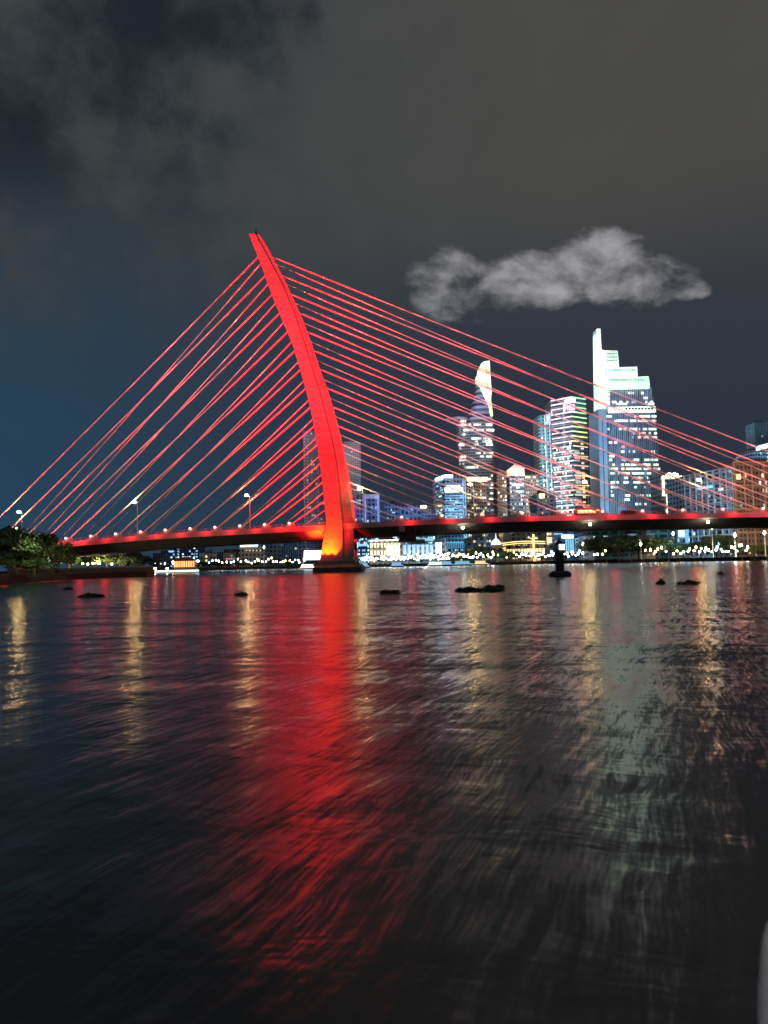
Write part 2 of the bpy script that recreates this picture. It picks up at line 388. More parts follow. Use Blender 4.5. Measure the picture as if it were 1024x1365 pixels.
# pylon outline: photo row -> left edge, groove, right edge
PY = [(315, 333, 341, 346.5), (330, 339, 349, 356.5), (350, 347.3, 360, 367), (380, 358, 376, 382.5), (405, 367.5, 386.5, 394), (430, 378, 396, 405), (460, 391, 406, 416), (490, 400, 415, 426),
      (520, 408.6, 424.5, 437), (547, 415.2, 432, 445), (580, 421.7, 440.5, 452.5), (614, 427, 447.5, 460), (643, 430.5, 451.5, 464.5), (667, 433, 454, 468), (699, 436, 457, 471.5), (716, 432.5, 457.5, 471.8), (748, 427, 457.5, 472)]
def legY(py): return 237.3 + (228.9 - 237.3) * (py - 342) / (667 - 342)
def interp(py, k):
    for a, b in zip(PY, PY[1:]):
        if py <= b[0] + 1e-6:
            t = (py - a[0]) / (b[0] - a[0]); return a[k] + (b[k] - a[k]) * t
    return PY[-1][k]
rows = []
py = 315.0
while py < 748: rows.append(py); py += 6
rows.append(748.0)
def leg_ring(py, ka, kb, f0, f1, far=False):
    c = legY(py); a = P(interp(py, ka), py, c); b = P(interp(py, kb), py, c); z = (a.z + b.z) / 2
    r = [(a.x, c + f0, z), (b.x, c + f0, z), (b.x, c + f1, z), (a.x, c + f1, z)]
    if far: r = [(x, 2 * YC - y, zz) for x, y, zz in r]
    return r
for farleg in (False, True):
    MB().loft([leg_ring(r, 1, 2, -2.2, 1.9, farleg) for r in rows]).build('pylon_leg', M['pylon'], bridge)
    MB().loft([leg_ring(r, 2, 3, -1.35, 1.85, farleg) for r in rows]).build('pylon_rib', M['pylon'], bridge)
# top: link block, lightning rod, beacon
t = P(340, 316, YC)
MB().loft([[(x, YC + (y - legY(r)) * .4, z) for x, y, z in leg_ring(r, 1, 3, -1.6, 1.6)] for r in (320, 328, 336, 344)]).build('crossbeam', M['pylon'], bridge)
mb = MB(); mb.tube([(t.x + .6, 238.5, t.z - .5), (t.x + .6, 238.5, t.z + 2.6)], .14); mb.box(t.x + .2, t.x + 1.1, 238, 239, t.z - .5, t.z + .7); mb.box(t.x - .9, t.x - .3, 238, 239, t.z - .5, t.z + .5)
mb.build('lightning_rod', M['dark'], bridge)
zc = P(440, 716, YC).z
MB().box(X(437, YC, 716), X(470, YC, 716), 231.5, 248.5, zc - 4.5, zc - 2.2).build('crossbeam', M['concrete'], bridge)
# pier base
a, b_ = X(418, 223, 758), X(482, 223, 758); a2, b2 = X(425, 223, 752), X(478, 223, 752)
mb = MB(); mb.loft([[(a, 220.5, -1.5), (b_, 220.5, -1.5), (b_, 259.5, -1.5), (a, 259.5, -1.5)], [(a, 220.5, 1.5), (b_, 220.5, 1.5), (b_, 259.5, 1.5), (a, 259.5, 1.5)], [(a2, 222, 2.4), (b2, 222, 2.4), (b2, 258, 2.4), (a2, 258, 2.4)]])
mb.build('pier_base', M['dark_concrete'], bridge)
pb = MB(); pa, pc = X(424, 224, 748), X(474, 224, 748)
pb.box(pa, pc, 222.8, 232.2, 2.38, 3.5); pb.build('plinth', M['concrete'], bridge); MB().box(pa, pc, 247.8, 257.2, 2.38, 3.5).build('plinth', M['concrete'], bridge)
# cables
ZA = lambda x: zt(x) + .55
for i in range(14):
    for side in ('L', 'R'):
        pyt = 342 + 25 * i; c = legY(pyt)
        tw = P(interp(pyt, 1) + .8 if side == 'L' else interp(pyt, 3) - .8, pyt, c)
        ax = X(388 - 33 * (13 - i), 227.4) if side == 'L' else X(533.5 + 53.5 * (13 - i), 227.4, 690)
        for far_ in (False, True):
            yt, ya = (c, 227.6)
            if far_: yt, ya = 2 * YC - yt, 2 * YC - ya
            A = Vector((ax, ya, ZA(ax) + .3)); B = Vector((tw.x, yt, tw.z))
            pts = []
            for k in range(13):
                s = k / 12; p = A.lerp(B, s); p.z -= 4 * s * (1 - s) * (B - A).length * .004; pts.append(p)
            MB().tube(pts, .23 if not far_ else .18, 8).build('cable', M['cable'], bridge)
            sg = 1 if side == 'L' else -1                       # anchor shoe leans toward the pylon
            x0 = ax - 1.9 * sg; z0 = zt(ax)
            mb = MB(); w = .45
            mb.loft([[(ax - 2.6 * sg, ya - w, z0 - .3), (ax + 1.6 * sg, ya - w, z0 - .3), (ax + 1.0 * sg, ya - w, z0 + 1.5), (ax + .1 * sg, ya - w, z0 + 1.4)],
                     [(ax - 2.6 * sg, ya + w, z0 - .3), (ax + 1.6 * sg, ya + w, z0 - .3), (ax + 1.0 * sg, ya + w, z0 + 1.5), (ax + .1 * sg, ya + w, z0 + 1.4)]])
            an = mb.build('cable_anchor', M['edge'], bridge)
            if not far_:
                MB().ball((ax - .5 * sg, ya - .75, z0 + 1.15), .42, 8, 6).build('floodlight', M['lamp_red'], an)
                lamp('POINT', (ax - 3.2 * sg, 224.9, z0 - .1), (1, .02, .03), 340, size=.9)
# maintenance gantry, navigation lights
g = P(536, 711, 225.6)
MB().box(g.x - .9, g.x + .9, 224.9, 226.2, zt(g.x) - 3.5, zt(g.x) - 1.9).build('service_box', M['edge'], bridge)
mb = MB(); z = zt(g.x); mb.box(g.x - .8, g.x + 4.6, 226.2, 253, z - 6.2, z - 5.6); mb.box(g.x - .6, g.x - .3, 226.5, 226.8, z - 5.6, z - 2.2); mb.box(g.x + 4.1, g.x + 4.4, 226.5, 226.8, z - 5.6, z - 2.2); mb.box(g.x - .8, g.x + 4.6, 226.2, 226.3, z - 5.6, z - 4.7)
mb.build('service_gantry', M['dark'], bridge)
for px, py in ((617, 703.5), (787, 699), (944, 696)):
    p = P(px, py, 226.1); MB().ball(p, .42, 8, 6).build('navigation_light', M['lamp_w'], bridge)
# land piers
for px in (40, 1215):
    x = X(px, YC); mb = MB(); mb.box(x - 1.5, x + 1.5, 232, 236, -1, zt(x) - 4.42); mb.box(x - 1.5, x + 1.5, 244, 248, -1, zt(x) - 4.42); mb.build('pier', M['concrete'], bridge)

# ------------------------------------------------------------------ floodlights on the bridge
RED = (1, .002, .008)
fl = Vector((-75, 118, 6)); hd = Vector((-28 + 75, 232 - 118, 0)).normalized()
for el, ang in ((13.2, 19.5), (25, 21), (36, 21)):
    el = R(el); lamp('SPOT', fl, RED, 3.7e6 + (8e5 if el > .3 else 0), aim=fl + hd * 100 * math.cos(el) + Vector((0, 0, 100 * math.sin(el))), ang=ang, blend=.55, size=3)
lamp('SPOT', fl, RED, 2.4e6, aim=(X(440, 225, 735) - 2.2, 226, 13.5), ang=9.5, blend=1.0, size=2)
CR = (1, .10, .11)
for x, dx in ((-58, 8), (-78, 16), (-108, 26), (-138, 36)):
    lamp('SPOT', (x, 217, 17), CR, 25, aim=(x + dx, 236, 70), ang=96, blend=.5, size=.4, falloff='Constant')
for loc, aim in (((-78, 216, 17), (-125, 232, 27)), ((-108, 216, 17), (-150, 232, 29)), ((95, 216, 20.5), (150, 232, 33)), ((140, 216, 20.5), (200, 232, 36)), ((30, 216, 20.5), (90, 232, 37))):
    lamp('SPOT', loc, CR, 1900, aim=aim, ang=70, blend=.6, size=.4, falloff='Linear')
for x, dx in ((20, -12), (45, -22), (85, -34), (125, -46), (165, -56)):
    lamp('SPOT', (x, 217, 20.5), CR, 40, aim=(x + dx, 236, 70), ang=96, blend=.5, size=.4, falloff='Constant')
bx = X(440, 226, 748)
bl = X(427, 224, 748)
for dx, e in ((.3, 7000), (2.2, 8000), (4.2, 7000)):
    lamp('SPOT', (bl + dx, 222.9, 3.6), (1, .20, .003), e * 1.5, aim=(bl + dx + .6, 225.2, 10.5), ang=62, blend=.9, size=.12)
lamp('SPOT', (X(424, 226, 745), 225.5, 4), (1, .42, .06), 2600, aim=(X(421, 226, 716), 229, 14), ang=50, blend=.8, size=.15)

# ------------------------------------------------------------------ bridge street lamps
def road_lamp(px, label):
    x = X(px + 1.5, 227.2); z = zt(x)
    t = thing('street_lamp', label, 'street lamp', (x, 227.0, z), 'street lamps along the near edge of the bridge')
    MB().tube([(x, 227.0, z), (x, 227.0, z + 10.4)], .13, 8, .08).build('pole', M['paint_white'], t)
    MB().tube([(x, 227.0, z + 10.3), (x - .5, 227.0, z + 10.8), (x - 1.2, 227.0, z + 10.9)], .07, 6).build('arm', M['paint_white'], t)
    h = MB().ball((x - 1.0, 227.0, z + 10.8), .5, 10, 8, (1.2, .8, .7)).build('lamp_head', M['lamp_road'], t)
for px, lb_ in ((28, 'lit street lamp on the bridge above the trees of the near bank'), (182, 'second lit street lamp on the bridge, over the end of the quay wall'), (332, 'lit street lamp standing midway among the short cables beside the pylon'),
                (483, 'lit street lamp on the bridge just past the pylon, in front of blue buildings'), (631, 'lit street lamp on the bridge in front of the beige block beside the blue tower'), (784, 'lit street lamp on the bridge in front of the tower with glowing bands'), (937, 'lit street lamp on the bridge in front of the pale blue lattice building')):
    road_lamp(px, lb_)

# ------------------------------------------------------------------ vehicles on the bridge
def vehicle(px, Y, kind, label, body, L, H, W=2.0, tail=True):
    x = X(px, Y); z = zt(x) - .95
    t = thing(kind, label, {'bus': 'bus', 'car': 'car', 'van': 'van'}[kind], (x, Y, z))
    m = mat(kind + '_paint', body, .3, .05)
    if kind == 'car': prof = [(-.5, .35), (-.5, .85), (-.34, .95), (-.2, 1.0 * H), (.14, H), (.3, .98), (.49, .85), (.5, .35)]
    else: prof = [(-.5, .4), (-.5, H * .95), (-.47, H), (.44, H), (.49, H * .75), (.5, .4)]
    MB().extrude([(x + a * L, Y - W / 2, z + b) for a, b in prof], W).build('body', m, t)
    zz = (H * .55, H * .86) if kind != 'car' else (.98, H * .93)
    n = {'bus': 6, 'van': 3, 'car': 2}[kind]; u0, u1 = (-.44, .4) if kind != 'car' else (-.2, .15)
    for i in range(n):
        a, b = u0 + (u1 - u0) * i / n, u0 + (u1 - u0) * (i + .85) / n
        MB().box(x + a * L, x + b * L, Y - W / 2 - .02, Y - W / 2 + .1, z + zz[0], z + zz[1]).build('window', M['w_warm'] if kind == 'bus' else M['dark'], t)
    for a in (-.32, .32):
        MB().tube([(x + a * L, Y - W / 2 - .02, z + .42), (x + a * L, Y + W / 2 + .02, z + .42)], .42, 12).build('wheel', M['dark'], t)
    for s in (-1, 1):
        MB().ball((x + .5 * L, Y + s * W * .36, z + .75), .16, 6, 5).build('headlight', M['lamp_w'], t)
        MB().ball((x - .5 * L, Y + s * W * .36, z + .9), .16, 6, 5).build('tail_light', M['lamp_red'], t)
vehicle(785, 231, 'bus', 'red coach with lit windows crossing the bridge in front of the banded tower', (.7, .03, .02), 8.5, 3.3, 2.5)
vehicle(838, 232, 'van', 'red delivery van on the bridge in front of the tall stepped tower', (.6, .02, .02), 4.2, 2.6)
vehicle(660, 231, 'car', 'white car on the bridge below the pyramid-roofed tower', (.7, .7, .7), 4.4, 1.6, 1.8)
vehicle(723, 232, 'car', 'dark grey car on the bridge left of the red coach', (.1, .1, .1), 4.4, 1.6, 1.8)
vehicle(215, 231, 'car', 'silver car on the bridge above the end of the near bank', (.5, .5, .5), 4.4, 1.6, 1.8)
vehicle(345, 231, 'car', 'white hatchback on the bridge near the pylon under a street lamp', (.7, .7, .68), 4.2, 1.65, 1.8)
vehicle(905, 231, 'car', 'pale car on the bridge below the building with neon outline', (.6, .6, .6), 4.4, 1.6, 1.8)

# ------------------------------------------------------------------ buildings
class Bld:
    def __init__(s, name, label, pts, depth, pytop, wall, group=None, cat='building', pyref=690, roof=True, build=True):
        s.pts = [(X(p, y, pyref), y) for p, y in pts]; s.mid = pts[len(pts) // 2]
        s.zt = Z(s.mid[0], pytop, s.mid[1]); s.depth = depth
        cx = sum(p[0] for p in s.pts) / len(pts); cy = sum(p[1] for p in s.pts) / len(pts)
        s.o = thing(name, label, cat, (cx, cy + depth / 2, GZ), group); s.nw = 0; s.rest = {}
        s.fp = s.pts + [(s.pts[-1][0], s.pts[-1][1] + depth), (s.pts[0][0], s.pts[0][1] + depth)]
        if build: s.wall = MB().prism(s.fp, GZ, s.zt).build('wall', wall, s.o)
        if roof and build:
            mb = MB(); mb.box(cx - abs(s.pts[-1][0] - s.pts[0][0]) * .22, cx + abs(s.pts[-1][0] - s.pts[0][0]) * .2, cy + depth * .35, cy + depth * .7, s.zt - .02, s.zt + 3.2)
            mb.build('roof_plant_room', M['dark_concrete'], s.o)
    def fr(s, k):
        A, B = Vector(s.pts[k]), Vector(s.pts[k + 1]); d = B - A; n = Vector((d.y, -d.x)).normalized()
        return A, d, n
    def rect(s, k, u0, u1, z0, z1, m, name='window', out=.12, inn=.1):
        A, d, n = s.fr(k); a = A + d * u0; b = A + d * u1
        q = [a + n * out, b + n * out, b - n * inn, a - n * inn]
        mb = MB().prism([(p.x, p.y) for p in q], z0, z1)
        mm = M[m] if isinstance(m, str) else m
        if name == 'window':
            s.nw += 1
            if s.nw > 98:
                s.rest.setdefault(mm.name, (mm, MB()))[1].add(mb.v, mb.f); return
        return mb.build(name, mm, s.o)
    def uz(s, k, px, py):
        A, d, n = s.fr(k); r = ray(px, py); r2 = Vector((r.x, r.y)); c2 = Vector((CAM.x, CAM.y))
        t = (A - c2).dot(n) / r2.dot(n); p = c2 + r2 * t
        return (p - A).dot(d) / d.length_squared, CAM.z + r.z * t
    def px(s, k, x0, y0, x1, y1, m, name='window', out=.12, inn=.1):
        xm, ym = (x0 + x1) / 2, (y0 + y1) / 2
        u0 = s.uz(k, x0, ym)[0]; u1 = s.uz(k, x1, ym)[0]; z1 = s.uz(k, xm, y0)[1]; z0 = s.uz(k, xm, y1)[1]
        return s.rect(k, u0, u1, z0, z1, m, name, out, inn)
    def grid(s, k, nf, nc, prob, mats, z0=None, z1=None, w=.62, h=.5, seed=0, u=(0.03, .97)):
        rnd = random.Random(seed * 31 + k); z0 = GZ + 1 if z0 is None else z0; z1 = s.zt - 1 if z1 is None else z1
        for i in range(nf):
            pf = prob * rnd.choice((.2, .6, 1, 1, 1.9))
            for j in range(nc):
                if rnd.random() < pf:
                    zz = z0 + (z1 - z0) * (i + .2) / nf; uu = u[0] + (u[1] - u[0]) * (j + .19) / nc
                    s.rect(k, uu, uu + (u[1] - u[0]) * w / nc, zz, zz + (z1 - z0) * h / nf, rnd.choice(mats))
    def done(s):
        for mm, mb in s.rest.values(): mb.build('window', mm, s.o)['kind'] = 'stuff'
FAC = dict(
    dark=facade('facade_dark_glass', (.24, .27, .30), (.06, .08, .11), 3.8, 2.2, .6, .8),
    blue=facade('facade_blue', (.30, .42, .52), (.04, .07, .11), 3.6, 3.0, .5, .7),
    slate=facade('facade_slate', (.34, .40, .46), (.08, .11, .15), 4.0, 1.8, 1.0, .6),
    beige=facade('facade_beige', (.45, .36, .25), (.05, .05, .05), 3.4, 2.6, .5, .5),
    brown=facade('facade_brown', (.30, .20, .14), (.08, .06, .05), 3.4, 2.8, .5, .5),
    white=facade('facade_white', (.6, .58, .52), (.06, .07, .08), 4.2, 3.2, .55, .45),
    grey=facade('facade_grey', (.25, .25, .26), (.05, .05, .06), 3.4, 3.0, .5, .5),
    violet=facade('facade_violet', (.3, .32, .5), (.04, .05, .1), 3.6, 3.2, .5, .6),
    teal=facade('facade_teal', (.16, .36, .38), (.04, .12, .14), 3.6, 2.2, .6, .7))
DIMW = ['w_dim', 'w_dim', 'w_dim', 'w_white', 'w_warm']
BLUEW = ['w_cool', 'w_cool', 'w_dim', 'w_white']

# --- tall stepped tower with white crown
def stepped_tower():
    Yt = 640
    b = Bld('stepped_tower', 'tallest tower, stepped white glowing crown and a thin white spire at its side', [(801, Yt), (881, Yt)], 34, 516, FAC['slate'], build=False, cat='skyscraper')
    MB().extrude(px_poly([(812, 692), (881.5, 690), (877, 590), (869.5, 516), (810, 518)], Yt), 34).build('wall', FAC['slate'], b.o)
    MB().extrude(px_poly([(797, 545), (797, 525), (796, 475), (795.6, 438), (800.8, 438), (802, 466), (806, 467), (808.5, 545)], Yt - 2), 12).build('spire', panel_glow('crown_white', (.56, .90, .70), 2.0, 3, .2), b.o)
    MB().extrude(px_poly([(801.2, 692), (797.5, 545.5), (808.5, 545.5), (812.5, 692)], Yt - 2), 30).build('corner_fin', mat('fin_panel', (.45, .6, .72), .4, .1), b.o)
    MB().extrude(px_poly([(806.5, 690), (802.8, 560), (803.6, 560), (807.4, 690)], Yt - 2.3), .4).build('fin_joint', M['dark'], b.o)
    cr = M['crown'] = panel_glow('crown_tier', (.52, .90, .62), 2.1, 2.2, .15)
    for pts, dz in (([(806.5, 489.5), (806, 467), (823.5, 467.5), (825.5, 489.5)], 0), ([(808.5, 504), (808, 490), (849.5, 488.5), (850.5, 504)], -1.5), ([(810.5, 518), (810, 504.5), (865, 501.5), (866.5, 517)], -3)):
        MB().extrude(px_poly(pts, Yt - 1 + dz), 24).build('crown_tier', cr, b.o)
    for y in (470, 475, 479.5):
        for i in range(7):
            x = 809 + i * 2.0; MB().extrude(px_poly([(x, y + 2), (x, y), (x + 1.4, y), (x + 1.4, y + 2)], Yt - 1.4), .3).build('louvre', M['steel'], b.o)
    for y0, x0, x1 in ((491.5, 811, 848), (505, 813, 864)):
        mb = MB(); x = x0
        while x < x1: mb.extrude(px_poly([(x, y0 + 3), (x, y0), (x + .7, y0), (x + .7, y0 + 3)], Yt - (3.0 if y0 < 500 else 4.5)), .3); x += 1.5
        mb.build('parapet_grille', M['steel'], b.o)
    yl = glow('crown_yellow', (1, .85, .3), 1.4)
    for y in (491, 495, 499): MB().extrude(px_poly([(801, y + 2.6), (800.9, y), (806.6, y), (806.8, y + 2.6)], Yt - 2.4), .3).build('crown_lamp', yl, b.o)
    for y in (508, 516, 524, 533, 538): MB().extrude(px_poly([(798, y + 6), (798, y + 1), (804, y), (804.6, y + 5)], Yt - 2.4), .3).build('crown_lamp', yl, b.o)
    for y in (519, 524, 529, 534, 538): MB().extrude(px_poly([(808.6, y + 3.4), (808.4, y), (812.5, y), (812.9, y + 3.4)], Yt - .5), .4).build('crown_lamp', M['w_white'], b.o)
    MB().extrude(px_poly([(811, 550.5), (810.7, 542.5), (874, 541.5), (874.6, 549.5)], Yt - .5), .4).build('sky_lobby', glow('lobby', (.85, 1, .75), 1.3), b.o)
    for i in range(9):
        x = 834 + i * 4.3; MB().extrude(px_poly([(x, 546), (x - .5, 543.5), (x + 3, 543.5), (x + 2.4, 546)], Yt - .9), .3).build('soffit', M['dark'], b.o)
    MB().extrude(px_poly([(826, 690), (825.2, 590), (826.2, 590), (827, 690)], Yt - .4), .3).build('mullion', M['steel'], b.o)
    for y, x1 in ((530, 871.5), (557, 874)): MB().extrude(px_poly([(814, y + .9), (814, y), (x1, y), (x1, y + .9)], Yt - .4), .3).build('mullion', M['steel'], b.o)
    rnd = random.Random(3)
    rows_ = [(524, [(840, 845), (857, 859)], 1), (530.5, [(860, 864)], 1), (536, [(814, 830), (831, 836), (838, 872)], .6), (538.5, [(823, 836), (866, 873)], 1), (555, [(809, 817), (843, 875)], .8), (561, [(820, 838), (839, 875)], .85), (572, [(811, 814), (826, 835), (840, 850), (853, 875)], .75), (577.5, [(843, 846), (853, 868), (873, 876)], .5), (583, [(838, 876)], .5), (590, [(812, 816), (819, 823)], 1),
             (602, [(828, 848), (868, 875)], .8), (608, [(812, 819)], 1), (613, [(812, 820), (828, 838), (843, 852), (859, 878)], .95), (619.5, [(812, 824), (828, 878)], .7), (625, [(812, 824), (828, 868), (871, 880)], .8), (631, [(813, 826), (828, 840), (842, 868)], .9), (637, [(819, 823), (829, 837), (842, 864)], .7), (643, [(813, 825), (828, 838), (843, 878)], .6), (649.5, [(813, 824), (844, 849), (858, 860)], .9), (655, [(813, 816)], 1), (660.5, [(813, 825), (829, 840), (843, 876)], .45), (666, [(831, 840)], .9), (672, [(845, 863)], .6)]
    for y, runs, pr in rows_:
        for x0, x1 in runs:
            x = x0 + (y - 600) * .03
            while x < x1 - .5:
                w = rnd.choice((1.1, 1.6, 2.4, 3.4))
                if rnd.random() < pr:
                    b.px(0, x, y - 1.5, min(x + w, x1), y + 1.4, rnd.choice(['w_white', 'w_white', 'w_green', 'w_dim', 'w_white', 'w_warm']), out=.3)
                x += w + .5
    b.px(0, 828.5, 594, 833, 597.5, 'w_red', out=.3)
    mb = MB(); x = 813.5
    while x < 878:
        xt = 810 + (x - 812) * .86 + 1
        mb.extrude(px_poly([(x, 690), (xt, 519), (xt + .35, 519), (x + .35, 690)], Yt - .25), .3); x += 2.2
    mb.build('facade_fins', mat('fin_metal', (.4, .45, .5), .4, .1), b.o)
    b.done()
stepped_tower()

# --- tower with glowing floor bands
def banded_tower():
    Yt = 715
    b = Bld('banded_tower', 'tower wrapped in glowing horizontal light bands with a white sign at its top', [(740.5, Yt + 16), (768, Yt), (787, Yt + 12)], 30, 527, FAC['dark'], cat='skyscraper')
    n = 33; rnd = random.Random(5)
    for i in range(n):
        z = b.zt - 1.2 - i * (b.zt - GZ - 2) / n
        if i < 10:
            t = i / 9; c1 = (1, .55 + .1 * t, .6); c2 = (.35 + .6 * t, 1, .45 - .3 * t); s = 1.25
        else:
            c1 = rnd.choice([(.6, .9, 1), (.7, 1, .8), (.5, .8, 1), (1, .5, .45), (1, .85, .4)]); c2 = (1, .8 - .3 * rnd.random(), .3); s = 1.0
        m1 = glow('band_left', c1, s); m2 = glow('band_right', c2, s * (1 if i % 2 == 0 or i < 10 else .45))
        o = b.rect(0, .0, 1.0 if i < 10 or i % 2 else .9, z - .9, z, m1, 'light_band', .8, .1)
        b.rect(1, .0, (1.0 if i < 9 or i % 2 == 0 else .35), z - .9, z, m2, 'light_band', .8, .1)
        for j in range(7):
            if i > 8 and rnd.random() < .42: b.rect(0, .05 + j * .13, .05 + j * .13 + rnd.choice((.05, .09)), z - 3.6, z - 1.4, rnd.choice(['w_warm', 'w_white', 'w_red', 'w_red', 'w_warm', 'w_dim']))
        if i > 8:
            b.rect(1, .54, .72, z - 3.2, z - 1.6, 'w_warm')
            if rnd.random() < .6: b.rect(1, .08, .45, z - 3.8, z - 1.2, 'w_red' if rnd.random() < .5 else 'w_dim')
    # the sign: a white sweep over pink strokes, on the left face
    sg = glow('sign_white', (1, .85, .95), 1.6); pk = glow('sign_pink', (1, .35, .6), 1.2)
    for q in ([(752.5, 549), (752.5, 537), (755, 532), (768, 530.5), (768, 536), (757, 538), (754.5, 542), (754, 549)],):
        A, d, nrm = b.fr(0); ps = [b.uz(0, x, y) for x, y in q]
        r0 = [(A + d * u + nrm * 1.3).to_3d() + Vector((0, 0, z)) for u, z in ps]; r1 = [(A + d * u + nrm * .85).to_3d() + Vector((0, 0, z)) for u, z in ps]
        MB().loft([r0, r1]).build('sign', sg, b.o)
    for x in (756.5, 758.8, 761, 763.2, 765.4): b.px(0, x, 538.5, x + 1.2, 547, pk, 'sign', 1.1, .1)
    b.done()
banded_tower()

# --- slim green-blue tower to its left
def slim_tower():
    Yt = 735
    b = Bld('slim_tower', 'slim dark teal tower with thin lit vertical lines beside the banded tower', [(722, Yt + 8), (741, Yt)], 26, 552, FAC['teal'], cat='skyscraper')
    for x, c in ((728.2, (.5, .7, .7)), (734.5, (.5, .65, .75)), (739.8, (.4, .8, .6))): b.px(0, x, 553, x + .9, 690, glow('edge_line', c, .55), 'light_line', .5, .1)
    b.px(0, 728.3, 552, 734.5, 565, glow('banner_blue', (.05, .08, .8), .5), 'banner', .9, -.55)
    b.px(0, 730.2, 556, 732.4, 559, 'w_white', 'banner_mark', 1.2, -.92)
    b.px(0, 735.4, 552, 739.8, 570, glow('banner_deep', (.05, .07, .5), .35), 'banner', .9, -.55)
    p = P(738.6, 549, Yt - 4); MB().tube([(p.x, p.y - .5, p.z), (p.x, p.y + .5, p.z)], 3.1, 20).build('round_sign', glow('sign_yellow', (1, .82, .2), 1.5), b.o)
    MB().tube([(p.x, Yt + 2, b.zt - 1), (p.x, Yt + 2, p.z - 2), (p.x, p.y, p.z - 2)], .3).build('sign_post', M['steel'], b.o)
    b.grid(0, 30, 6, .16, ['w_dim', 'w_cool', 'w_white', 'w_warm'], seed=4); b.done()
slim_tower()

# --- tall tower with lotus-like lit crown and helipad
def lotus_tower():
    Yt = 935; dep = 40
    b = Bld('helipad_tower', 'tall curved dark tower with a white lit petal crown and a round helipad', [(612, Yt), (664, Yt)], dep, 563, FAC['dark'], build=False, cat='skyscraper')
    prof = [(692, 626, 667), (640, 618, 664.5), (622, 612.5, 663), (590, 611, 661.5), (563, 610, 660)]
    def ring(py, l, r, s=1.0):
        A = P(l, py, Yt); B = P(r, py, Yt); cx = (A.x + B.x) / 2; rx = (B.x - A.x) / 2; z = (A.z + B.z) / 2; out = []
        for i in range(24):
            t = 2 * math.pi * i / 24; c, q = math.cos(t), math.sin(t)
            out.append((cx + rx * math.copysign(abs(c) ** .6, c), Yt + dep / 2 + dep / 2 * s * math.copysign(abs(q) ** .6, q), z))
        return out
    MB().loft([ring(*p) for p in prof]).build('wall', FAC['dark'], b.o)
    MB().loft([ring(563.2, 622, 659.5, .8), ring(556, 626, 659, .75), ring(540, 630.5, 658, .7), ring(525, 634, 656.5, .65), ring(513, 636, 656, .6), ring(505, 637.5, 655.5, .55)]).build('upper_storeys', facade('facade_upper', (.30, .36, .46), (.08, .10, .14), 7.5, 50, .5, 1.0), b.o)
    cr = panel_glow('petal_white', (.62, .88, .34), 1.75, 4, .15)
    MB().extrude(px_poly([(652.8, 480.3), (645, 482), (641.5, 484.5), (638.3, 491), (637.5, 497), (635.5, 501), (635, 508), (637.5, 512), (640, 515), (645.5, 528), (648.5, 534), (654.6, 534), (655.6, 520), (654.2, 505), (653.4, 490)], Yt + 4), 14).build('crown', cr, b.o)
    MB().extrude(px_poly([(649, 534.5), (652, 541), (654.2, 554), (657.4, 554), (656, 540), (655, 534.5)], Yt + 4), 8).build('crown_tail', glow('petal_green', (.75, 1, .45), .9), b.o)
    dk2 = M['dark']
    for a, c in (((638, 494), (655, 497)), ((636, 508), (656, 513)), ((640, 514), (655, 518)), ((648, 484), (651, 530))): MB().tube([P(*a, Yt + 3.6), P(*c, Yt + 3.6)], .3, 5).build('crown_rib', dk2, b.o)
    h = P(609, 558.5, Yt + 10)
    mb = MB(); mb.tube([(h.x, h.y, h.z - 1.2), (h.x, h.y, h.z + .2)], 15.5, 32, 15.5); mb.build('helipad', mat('helipad_deck', (.3, .3, .32), .7), b.o)
    mb = MB(); mb.loft([[(h.x - 4, h.y - 4, h.z - 7), (h.x + 10, h.y - 4, h.z - 7), (h.x + 10, h.y + 4, h.z - 7), (h.x - 4, h.y + 4, h.z - 7)], [(h.x - 10, h.y - 5, h.z - 1.3), (h.x + 12, h.y - 5, h.z - 1.3), (h.x + 12, h.y + 5, h.z - 1.3), (h.x - 10, h.y + 5, h.z - 1.3)]]); mb.build('helipad_bracket', M['dark_concrete'], b.o)
    for x in (614.5, 617, 620): MB().box(X(x, Yt, 561), X(x + 1.6, Yt, 561), Yt - .3, Yt + 5, Z(x, 562.5, Yt), Z(x, 559.5, Yt)).build('window', glow('pad_lamp', (1, .6, .45), 1.0), b.o)
    rnd = random.Random(11)
    rws = [(566, [(613, 622), (625, 632), (634, 640), (648, 654), (655, 659)], .95), (573, [(618, 632), (635, 645), (649, 659)], .9), (579, [(616, 619)], 1), (584.5, [(627, 640), (644, 655)], .8), (588.5, [(630, 640), (643, 655)], .9), (592.5, [(612, 620), (633, 640), (648, 656)], .9), (597, [(629, 633), (613, 620)], .8), (604, [(634, 641), (645, 655)], .9), (608.5, [(613, 620), (640, 655)], .9), (613, [(613, 619)], .9), (618, [(613, 619)], .7), (623, [(620, 637)], .9),
           (634, [(652, 663)], .6), (638.5, [(650, 661)], .7), (646, [(650, 663)], .8), (650, [(650, 662)], .8), (657.5, [(652, 662)], .8), (665, [(652, 656)], .9), (672, [(648, 663)], .4), (680, [(640, 663)], .4)]
    for y, runs, pr in rws:
        for x0, x1 in runs:
            x = x0
            while x < x1:
                w = rnd.choice((1.2, 1.8, 2.6))
                if rnd.random() < pr: b.px(0, x, y - 1.1, x + w, y + 1.1, rnd.choice(['w_white', 'w_warm', 'w_white', 'w_dim']), out=.6, inn=6)
                x += w + .5
    b.done()
lotus_tower()

